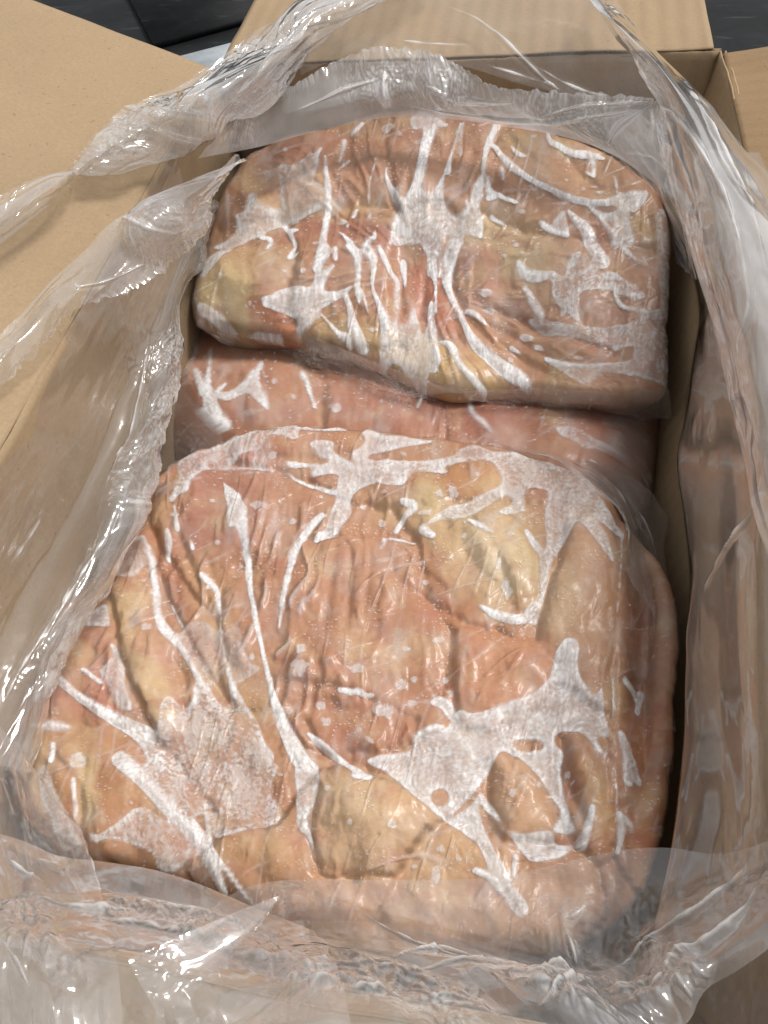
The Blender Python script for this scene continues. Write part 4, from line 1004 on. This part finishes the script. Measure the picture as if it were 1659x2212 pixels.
def sheet(name, lines, nu, nv, parent, amp=.004, freq=30, haze=.15, seed=1, wl=None, aniso=(1, 1), folds=(), zones=(), tear=None, long=0.0, mat=None, fine=1.0, hl=None):
    """lines: traced polylines lying across the sheet; wl = relief weight per line; hl = milkiness weight per line"""
    Ls = [resample([at(*p) for p in ln], nu) for ln in lines]
    A = np.stack(Ls, 1)                                   # nu, k, 3
    k = len(lines); v = np.linspace(0, k - 1, nv)
    E = np.concatenate([2 * A[:, :1] - A[:, 1:2], A, 2 * A[:, -1:] - A[:, -2:-1]], 1)
    i = np.minimum(v.astype(int), k - 2); t = (v - i)[None, :, None]
    a, b, c, d = E[:, i], E[:, i + 1], E[:, i + 2], E[:, i + 3]
    P = .5 * ((2 * b) + (c - a) * t + (2 * a - 5 * b + 4 * c - d) * t * t + (-a + 3 * b - 3 * c + d) * t ** 3)
    lin_ = b + (c - b) * t; P = lin_ + (P - lin_) * .85
    N = grid_normals(P); up = np.sign(N[nu // 2, nv // 2, 2]) or 1; N = N * up
    su = np.r_[0, np.cumsum(np.linalg.norm(np.diff(P[:, nv // 2], axis=0), axis=1))][:, None] * np.ones((1, nv))
    sv = np.concatenate([np.zeros((nu, 1)), np.cumsum(np.linalg.norm(np.diff(P, axis=1), axis=2), 1)], 1)
    wgt = np.interp(v, np.arange(k), wl if wl else [1] * k)[None, :] * np.ones((nu, 1))
    hw = np.interp(v, np.arange(k), hl if hl else [1] * k)[None, :] * np.ones((nu, 1))
    px, py = to_px(P)
    s, q = su * freq * aniso[0], sv * freq * aniso[1]
    hz = np.full(P.shape[:2], haze * .78) * hw
    for (zx, zy, rx, ry, wa, ha) in zones:
        e = np.exp(-((px - zx) / rx) ** 2 - ((py - zy) / ry) ** 2); wgt = wgt + wa * e; hz = hz + ha * e
    # broad tension folds, with crumpled patches between clear flat areas
    mod = .15 + 1.1 * sstep(-.05, .45, gn(su * 11 + seed, sv * 11, seed + 2))
    gate = .10 + 1.15 * sstep(.08, .42, gn(su * 15 - seed, sv * 15 + 3, seed + 3) + .25 * (wgt - 1))
    h = amp * wgt * (1.5 * facets(s * .38, q * .38, seed + 20, 5) + .75 * facets(s, q, seed) * mod + fine * gate * (.34 * facets(s * 2.6, q * 2.6, seed + 50) + .15 * facets(s * 6.5, q * 6.5, seed + 90, 5)))
    h += amp * .9 * wgt * fbm(su * 9, sv * 9, seed + 4, 2)
    h -= h.mean()
    if long:      # long drawn folds running along u
        h += long * (ridged(su * 5, sv * 55, seed + 7, 2) - .6) * wgt * (1 + .6 * gn(su * 14, sv * 14, seed + 8))
    for (pl, wd, ht) in folds:
        ql = smooth_open(np.array(pl, float), 6); dm = np.full(px.shape, 1e9); tt = np.zeros_like(px)
        m = (px > ql[:, 0].min() - wd * 2) & (px < ql[:, 0].max() + wd * 2) & (py > ql[:, 1].min() - wd * 2) & (py < ql[:, 1].max() + wd * 2)
        if not m.any(): continue
        X, Y = px[m], py[m]; best = np.full(X.shape, 1e9); bt = np.zeros(X.shape); n_ = len(ql) - 1
        for j, (pa, pb) in enumerate(zip(ql[:-1], ql[1:])):
            dx, dy = pb - pa; tq = np.clip(((X - pa[0]) * dx + (Y - pa[1]) * dy) / (dx * dx + dy * dy + 1e-9), 0, 1)
            dd = np.hypot(X - pa[0] - tq * dx, Y - pa[1] - tq * dy); u_ = dd < best; best[u_] = dd[u_]; bt[u_] = (j + tq[u_]) / n_
        taper = np.clip(np.minimum(bt, 1 - bt) * 2.4, 0.05, 1); best = best + 3.0 * gn(X / 40, Y / 40, seed)
        r = np.clip(1 - best / (wd * taper), 0, 1)
        hh = np.zeros(px.shape); hh[m] = min(ht, wd * .00032) * r * taper; h += hh
        ha = np.zeros(px.shape); ha[m] = .26 * r ** 3 * taper; hz += ha          # a fold is two more layers of film
    if tear is not None:     # ragged torn border on the last line
        e = sstep(.80, 1.0, np.linspace(0, 1, nv))[None, :]
        j = (gn(su * 170, sv * 0 + 3, seed + 70) * .0045 + gn(su * 420, sv * 0 + 5, seed + 71) * .003 + np.abs(gn(su * 60, sv * 0, seed + 72)) * .006) * tear
        dv = np.gradient(P, axis=1); dv /= np.linalg.norm(dv, axis=-1, keepdims=True) + 1e-9
        P = P + dv * (j * e)[..., None]; h = h + e * gn(su * 240, sv * 60, seed + 73) * .0022 * tear
    P = P + N * h[..., None]
    # creases scatter: milkier along sharp bends
    lap = np.abs(h - blur(h, 2.0)); hz = hz * (1 + np.clip(lap / (.00030), 0, 1.6) * 1.5)
    hz = hz * (.75 + .5 * sstep(-.4, .5, fbm(su * 30, sv * 30, seed + 33, 3)))
    F = grid_faces(nu, nv)
    return build(name, P.reshape(-1, 3), F, mat or LINER, parent, {'haze': np.clip(hz, 0, .95).reshape(-1)})


def LP(off): return ('L', off)
def WP(off): return ('W', off)


bag = thing('plastic_liner_bag', 'clear crinkled polythene liner bag draped open over the carton rim', 'plastic bag', (0, 0, .01))

# collar of the bag mouth lying over the left flap and the far corner, pinched at one place
sheet('bag_collar', [
    [(161, 368, LP(.012)), (200, 297, LP(.018)), (260, 240, LP(.02)), (340, 200, LP(.02)), (430, 155, .275), (540, 75, .28), (640, 5, .285), (720, -50, .285)],
    [(163, 371, LP(.020)), (230, 322, LP(.035)), (320, 275, LP(.038)), (430, 225, .305), (540, 150, .31), (640, 65, .31), (760, -10, .30), (840, -50, .3)],
    [(164, 376, LP(.012)), (260, 360, LP(.012)), (360, 337, LP(.01)), (470, 298, .262), (560, 235, .262), (640, 150, .265), (700, 80, .268), (830, 5, .27), (940, -40, .27)],
    [(163, 373, LP(.008)), (280, 310, LP(.006)), (420, 235, .26), (540, 160, .262), (640, 80, .265), (760, 0, .265), (840, -50, .265)],
    [(161, 368, LP(.011)), (200, 298, LP(.016)), (260, 241, LP(.018)), (340, 201, LP(.018)), (430, 156, .273), (540, 76, .278), (640, 6, .283), (720, -50, .283)]],
    340, 190, bag, .0042, 26, .11, 3, aniso=(.7, 1.2), long=.002, fine=1.6, zones=[(250, 300, 60, 50, .8, .05), (430, 220, 80, 60, .9, .06), (590, 60, 70, 60, .8, .05)],
    folds=[([(440, 190), (452, 230), (455, 290)], 7, .005), ([(300, 300), (360, 265), (430, 215)], 6, .004), ([(480, 230), (560, 150), (640, 60)], 6, .004)])
sheet('bag_collar', [
    [(161, 367, LP(.012)), (120, 372, LP(.014)), (60, 392, LP(.015)), (0, 424, LP(.015)), (-60, 460, LP(.015))],
    [(161, 371, LP(.020)), (110, 405, LP(.030)), (50, 445, LP(.030)), (-60, 520, LP(.030))],
    [(160, 376, LP(.012)), (105, 445, LP(.010)), (60, 485, LP(.010)), (0, 530, LP(.010)), (-60, 580, LP(.010))],
    [(161, 373, LP(.008)), (80, 445, LP(.006)), (30, 480, LP(.006)), (-60, 550, LP(.006))],
    [(161, 368, LP(.011)), (120, 373, LP(.013)), (60, 393, LP(.014)), (0, 425, LP(.014)), (-60, 461, LP(.014))]],
    150, 120, bag, .0035, 28, .11, 5, aniso=(.7, 1.2), long=.0015)
# torn flap of film crossing the left rim
sheet('torn_film', [
    [(528, 332, .262), (420, 372, .262), (280, 450, LP(.015)), (240, 480, LP(.015)), (165, 550, LP(.012)), (60, 645, LP(.012)), (0, 720, LP(.012)), (-60, 780, LP(.012))],
    [(522, 340, .270), (450, 395, .272), (330, 480, .278), (260, 545, LP(.022)), (150, 630, LP(.022)), (60, 710, LP(.022)), (-60, 830, LP(.02))],
    [(516, 350, .255), (482, 398, .250), (452, 440, .246), (425, 520, .240), (365, 572, .244), (300, 617, .252), (150, 675, .262), (40, 795, LP(.012)), (-60, 880, LP(.012))]],
    330, 130, bag, .0038, 30, .17, 7, aniso=(.7, 1.3), long=.002, fine=1.2, tear=.45, zones=[(380, 480, 110, 70, .5, .06), (60, 750, 60, 60, .4, .0)],
    folds=[([(240, 470), (300, 490), (380, 500)], 7, .004), ([(150, 600), (180, 615), (250, 600), (330, 560)], 6, .004)])
# lining of the left wall, turned down into the gap
sheet('bag_side', [
    [(388, 300, WP(.004)), (303, 450, WP(.004)), (220, 600, WP(.004)), (140, 750, WP(.004)), (55, 900, WP(.004)), (-30, 1050, WP(.004)), (-150, 1260, WP(.004))],
    [(412, 430, WP(.010)), (360, 600, WP(.012)), (270, 850, WP(.012)), (160, 1100, WP(.012)), (0, 1350, WP(.012)), (-100, 1500, WP(.012))],
    [(452, 430, .196), (404, 590, .190), (332, 850, .186), (210, 1200, .184), (56, 1480, .184), (-34, 1640, .184)],
    [(470, 440, .176), (434, 555, .172), (398, 640, .170), (362, 860, .166), (320, 1000, .166), (268, 1140, .166), (226, 1240, .166), (132, 1390, .166), (70, 1540, .166), (22, 1660, .166)],
    [(425, 440, .12), (372, 570, .11), (296, 860, .10), (160, 1235, .10), (62, 1385, .10), (-50, 1660, .10)]],
    480, 170, bag, .0040, 30, .065, 9, wl=[.2, .25, 1.1, 1.5, .8], hl=[.5, .6, 2.0, 3.0, 2.0], aniso=(.55, 1.2), long=.0022, fine=1.5,
    zones=[(345, 700, 50, 220, .8, .06), (270, 1050, 50, 120, .6, .05)],
    folds=[([(330, 700), (300, 850), (260, 1000), (200, 1150)], 7, .004), ([(200, 1180), (120, 1330), (40, 1450), (0, 1530)], 6, .005), ([(110, 1100), (60, 1180), (10, 1260)], 5, .004), ([(235, 1150), (150, 1290), (60, 1440)], 6, .004)])
# near left corner
sheet('bag_side', [
    [(-80, 1500, .20), (-80, 1760, .235), (-80, 2000, .278), (-80, 2270, .28)],
    [(10, 1600, .182), (40, 1740, .195), (70, 1900, .22), (90, 2090, .282), (90, 2270, .284)],
    [(42, 1650, .176), (95, 1760, .188), (120, 1860, .20), (136, 2010, .245), (140, 2130, .282), (140, 2270, .284)],
    [(70, 1700, .172), (165, 1849, .182), (205, 1950, .20), (248, 2050, .268), (270, 2270, .284)]],
    240, 170, bag, .0022, 22, .16, 13, wl=[2, 2, 2, 1.8], long=.001, aniso=(.6, 1.1), fine=1.5,
    folds=[([(165, 1850), (205, 1950), (245, 2050)], 7, .005), ([(0, 1820), (60, 1880), (120, 1900)], 6, .005), ([(0, 2000), (40, 2080), (70, 2150)], 7, .005)])
# front of the bag folded up over the block and out over the near rim
sheet('bag_front', [
    [(-80, 1775, .215), (60, 1812, .190), (130, 1842, .184), (220, 1851, .180), (330, 1866, .177), (420, 1893, .175), (480, 1921, .174), (560, 1960, .174), (680, 2005, .174)],
    [(-80, 1900, .24), (100, 1925, .226), (250, 1950, .218), (400, 1980, .212), (540, 2020, .206), (700, 2060, .2)],
    [(-80, 2010, .272), (150, 2050, .274), (350, 2090, .272), (560, 2130, .262), (740, 2160, .255)],
    [(-80, 2260, .27), (150, 2290, .27), (400, 2310, .27), (600, 2320, .27), (780, 2330, .27)]],
    300, 150, bag, .0024, 24, .20, 15, wl=[.8, 1.8, 2.2, 1.8], aniso=(1.2, .7), long=.0, fine=1.6, zones=[(420, 1970, 160, 60, .5, .05)],
    folds=[([(200, 1975), (300, 1990), (420, 2020)], 6, .004), ([(60, 1930), (200, 1955), (330, 1965)], 5, .003)])
sheet('bag_front', [
    [(290, 2085, .235), (400, 2005, .205), (480, 1937, .188), (560, 1906, .182), (700, 1894, .178), (850, 1894, .176), (1000, 1893, .176), (1100, 1888, .177), (1230, 1858, .182), (1350, 1832, .187), (1450, 1826, .195), (1530, 1836, .203), (1620, 1822, .213), (1720, 1785, .225)],
    [(330, 2150, .245), (500, 2030, .212), (700, 1985, .195), (900, 1995, .186), (1100, 2010, .180), (1250, 2035, .180), (1380, 1990, .188), (1500, 1930, .205), (1720, 1860, .228)],
    [(400, 2230, .275), (650, 2120, .25), (850, 2090, .225), (1050, 2085, .200), (1250, 2110, .194), (1420, 2065, .205), (1540, 2000, .225), (1740, 1860, .245)],
    [(450, 2300, .285), (700, 2210, .278), (1000, 2180, .262), (1250, 2190, .235), (1400, 2150, .230), (1530, 2080, .238), (1740, 1930, .255)],
    [(500, 2370, .28), (800, 2310, .278), (1200, 2300, .262), (1400, 2255, .235), (1485, 2210, .232), (1525, 2150, .232), (1600, 2100, .238), (1665, 2048, .245), (1750, 1985, .252)]],
    500, 210, bag, .0026, 24, .17, 17, fine=1.6, wl=[.7, 1.2, 2.0, 2.0, 1.6], hl=[.8, .7, 1.1, 1.5, 1.4], aniso=(1, .8), zones=[(1230, 1985, 60, 50, .9, .05), (1420, 2090, 120, 60, .5, .06), (900, 2120, 300, 50, .5, .03), (620, 1920, 80, 30, .6, .04)],
    folds=[([(1659, 1890), (1580, 2000), (1470, 2080), (1380, 2140)], 11, .008), ([(1640, 1820), (1560, 1930), (1450, 2010), (1300, 2090)], 9, .006), ([(1210, 1990), (1240, 1975), (1270, 1950)], 8, .007), ([(1220, 2000), (1235, 2040), (1245, 2075)], 9, .007), ([(870, 2110), (1000, 2100), (1150, 2120), (1290, 2130)], 8, .006),
           ([(1160, 2130), (1200, 2110), (1260, 2125)], 14, .009), ([(840, 2080), (940, 2060), (1060, 2080)], 7, .005), ([(1150, 2200), (1220, 2160), (1300, 2130)], 8, .006), ([(780, 1960), (900, 2040), (1010, 2100)], 5, .003)])
_q = at(440, 2070, .262); _v = (CPOS - _q) / np.linalg.norm(CPOS - _q) + np.array(sd); PLANES['K'] = (_q, _v / np.linalg.norm(_v))
sheet('folded_corner', [
    [(276, 2073, ('K', .002)), (330, 2048, ('K', .002)), (480, 1983, ('K', .001)), (604, 1934, ('K', 0.))],
    [(305, 2130, ('K', .003)), (400, 2085, ('K', .003)), (520, 2020, ('K', .002)), (602, 1944, ('K', .0))],
    [(345, 2198, ('K', .002)), (440, 2130, ('K', .002)), (520, 2042, ('K', .001)), (588, 1962, ('K', .0))]],
    210, 130, bag, .00060, 40, .16, 19, wl=[3.2, 3.2, 3.2], hl=[.4, 1.2, .3], aniso=(.8, 1.1), fine=2.4, tear=.5)
# right side of the bag
sheet('bag_side', [
    [(1475, 400, .12), (1492, 640, .11), (1480, 900, .11), (1490, 1400, .11), (1455, 1830, .13), (1400, 2250, .14)],
    [(1450, 330, .185), (1478, 480, .185), (1503, 640, .178), (1500, 740, .176), (1478, 900, .172), (1464, 1000, .17), (1490, 1250, .168), (1478, 1500, .168), (1462, 1700, .168), (1445, 1840, .166), (1400, 2040, .166), (1360, 2260, .17)],
    [(1480, 330, .225), (1545, 560, .225), (1565, 800, .22), (1550, 1000, .215), (1562, 1300, .21), (1562, 1600, .208), (1550, 1850, .202), (1500, 2060, .2), (1470, 2260, .2)],
    [(1540, 330, .255), (1620, 560, .262), (1640, 800, .258), (1640, 1100, .256), (1645, 1500, .252), (1655, 1850, .232), (1640, 2060, .225), (1600, 2260, .222)],
    [(1640, 330, .268), (1740, 560, .268), (1770, 900, .268), (1780, 1400, .268), (1780, 1850, .25), (1780, 2260, .24)]],
    520, 190, bag, .0042, 9, .10, 23, wl=[.4, .8, 1, 1, .8], hl=[.9, 1.2, 1, 1.1, 1], aniso=(.6, 1.2), long=.0, fine=.7,
    folds=[([(1540, 330), (1590, 480), (1620, 640), (1605, 760), (1640, 900)], 9, .006), ([(1659, 980), (1620, 1120), (1560, 1200), (1500, 1300)], 7, .004)])
# collar over the far right corner
sheet('bag_collar', [
    [(1250, -20, .275), (1310, 70, .28), (1380, 140, .285), (1425, 210, .28), (1442, 300, .272), (1464, 420, .262), (1505, 580, .260), (1560, 800, .262), (1640, 1100, .268), (1720, 1400, .272)],
    [(1270, -25, .29), (1350, 70, .305), (1430, 150, .31), (1500, 260, .30), (1545, 390, .296), (1600, 590, .294), (1650, 800, .29), (1720, 1100, .288), (1780, 1400, .288)],
    [(1300, -30, .275), (1405, 80, .285), (1470, 140, .285), (1545, 225, .28), (1620, 310, .275), (1700, 410, .272), (1780, 590, .27), (1830, 800, .27), (1860, 1100, .27), (1880, 1400, .27)]],
    420, 130, bag, .0045, 12, .24, 29, aniso=(.6, 1.2), long=.0008, fine=.8,
    folds=[([(1290, 20), (1380, 120), (1430, 210), (1470, 330), (1520, 500)], 10, .008), ([(1470, 140), (1530, 240), (1580, 340), (1640, 480)], 8, .007), ([(1430, 215), (1500, 300), (1560, 420), (1600, 560)], 10, .009), ([(1425, 220), (1440, 300), (1436, 350)], 12, .008)])
# band of the bag between the far wall and the back block
sheet('torn_film', [
    [(430, 350, .235), (560, 320, .232), (680, 288, .230), (800, 262, .230), (900, 256, .230), (1000, 264, .229), (1100, 280, .228), (1200, 300, .226), (1300, 332, .222), (1380, 378, .215), (1470, 440, .205)],
    [(450, 320, .246), (600, 255, .248), (760, 208, .250), (900, 198, .250), (1050, 222, .248), (1200, 252, .246), (1440, 278, .242)],
    [(466, 298, .258), (540, 235, .262), (640, 182, .264), (720, 130, .268), (800, 106, .27), (880, 108, .268), (960, 130, .265), (1040, 165, .262), (1110, 190, .26), (1250, 205, .258), (1400, 212, .258), (1450, 235, .256)]],
    460, 150, bag, .0040, 26, .50, 31, wl=[.35, .8, 1.2], hl=[1.3, 1.0, .6], aniso=(1.1, .8), tear=.4, zones=[(1000, 190, 120, 50, .6, .05), (1350, 240, 120, 50, .6, .1), (820, 190, 40, 60, .5, 0)],
    folds=[([(832, 150), (828, 200), (838, 245)], 9, .008), ([(870, 230), (1000, 250), (1150, 265), (1300, 250), (1410, 232)], 9, .008), ([(640, 240), (740, 195), (830, 170)], 7, .005), ([(920, 190), (1000, 215), (1120, 220)], 7, .005), ([(1160, 250), (1280, 230), (1420, 220)], 7, .006), ([(1410, 225), (1340, 270), (1300, 330)], 7, .006), ([(1412, 228), (1420, 300), (1435, 360)], 9, .007), ([(960, 240), (965, 200), (955, 165)], 6, .006)])
sheet('bag_back', [
    [(630, -40, .266), (900, -40, .266), (1150, -40, .266), (1300, -40, .266)],
    [(640, 60, .264), (900, 50, .266), (1150, 60, .266), (1380, 70, .266)],
    [(650, 165, .262), (800, 115, .266), (1000, 140, .264), (1200, 200, .262), (1430, 215, .262)]],
    260, 120, bag, .0022, 18, .06, 37, aniso=(.6, .8), mat=LINER_THIN, folds=[([(900, -10), (1025, 40), (1110, 110), (1190, 185), (1250, 205)], 8, .006), ([(830, 80), (920, 95), (1020, 98)], 6, .004), ([(1030, 130), (1130, 165), (1250, 205)], 5, .004), ([(1150, 140), (1240, 190), (1330, 210)], 5, .004)])
# corner gather of the bag at the far right, down into the gap
sheet('bag_corner', [
    [(1300, 335, .19), (1370, 385, .185), (1420, 450, .17), (1450, 560, .16)],
    [(1330, 290, .215), (1410, 370, .21), (1460, 470, .195), (1495, 600, .18)],
    [(1370, 240, .245), (1450, 330, .245), (1500, 440, .235), (1540, 600, .225)]],
    160, 110, bag, .004, 26, .2, 41, aniso=(.5, 1.2), long=.003, folds=[([(1415, 240), (1440, 330), (1430, 400)], 9, .007), ([(1310, 330), (1390, 340), (1450, 400), (1490, 480)], 8, .006)])

# ------------------------------------------------------------------ loose film of the blocks themselves
mid_b, top_b, front_b = BLOCKS
sheet('film_skirt', [
    [(424, 655, .152), (500, 684, .154), (620, 712, .155), (740, 752, .156), (840, 800, .156), (930, 834, .155), (1010, 842, .154)],
    [(434, 690, .128), (510, 745, .124), (640, 785, .124), (760, 825, .124), (860, 860, .126), (1010, 872, .128)],
    [(446, 706, .108), (520, 782, .106), (620, 816, .106), (720, 850, .107), (800, 872, .110), (900, 872, .112), (1010, 880, .114)]],
    240, 100, top_b, .0038, 32, .17, 43, aniso=(.8, 1.2), fine=1.5, tear=.4)
sheet('film_skirt', [
    [(1000, 842, .150), (1100, 840, .150), (1200, 838, .150), (1320, 846, .150), (1446, 846, .150)],
    [(1010, 862, .138), (1110, 866, .136), (1220, 872, .134), (1330, 880, .134), (1449, 878, .134)],
    [(1040, 872, .124), (1120, 884, .118), (1210, 898, .114), (1320, 908, .112), (1451, 906, .112)]],
    170, 80, top_b, .0034, 36, .15, 47, fine=1.5, tear=.4)
sheet('film_skirt', [
    [(392, 560, .13), (388, 640, .122), (352, 800, .112), (338, 900, .108), (328, 1000, .10)],
    [(420, 640, .118), (398, 740, .118), (392, 860, .118), (398, 950, .118), (380, 1010, .115)],
    [(442, 690, .116), (425, 790, .118), (455, 890, .122), (480, 960, .128), (430, 1000, .128)]],
    180, 90, mid_b, .0036, 30, .07, 53)
sheet('film_skirt', [
    [(1080, 955, .128), (1240, 975, .126), (1340, 1010, .12), (1410, 1060, .11), (1440, 1120, .10)],
    [(1180, 990, .150), (1290, 1040, .145), (1360, 1110, .136), (1410, 1200, .122), (1440, 1300, .11)],
    [(1260, 1040, .157), (1335, 1110, .152), (1350, 1220, .147), (1390, 1320, .136), (1430, 1420, .122)]],
    200, 110, front_b, .0036, 30, .17, 59, folds=[([(1240, 980), (1330, 1060), (1380, 1160)], 6, .004), ([(1350, 1050), (1400, 1130), (1430, 1230)], 6, .004)])
sheet('film_skirt', [
    [(405, 990, .14), (330, 1040, .135), (270, 1140, .13), (215, 1250, .13), (120, 1375, .128)],
    [(360, 1000, .12), (290, 1080, .112), (235, 1200, .11), (170, 1310, .11), (95, 1400, .11)]],
    180, 60, front_b, .0034, 34, .2, 61, aniso=(.7, 1))
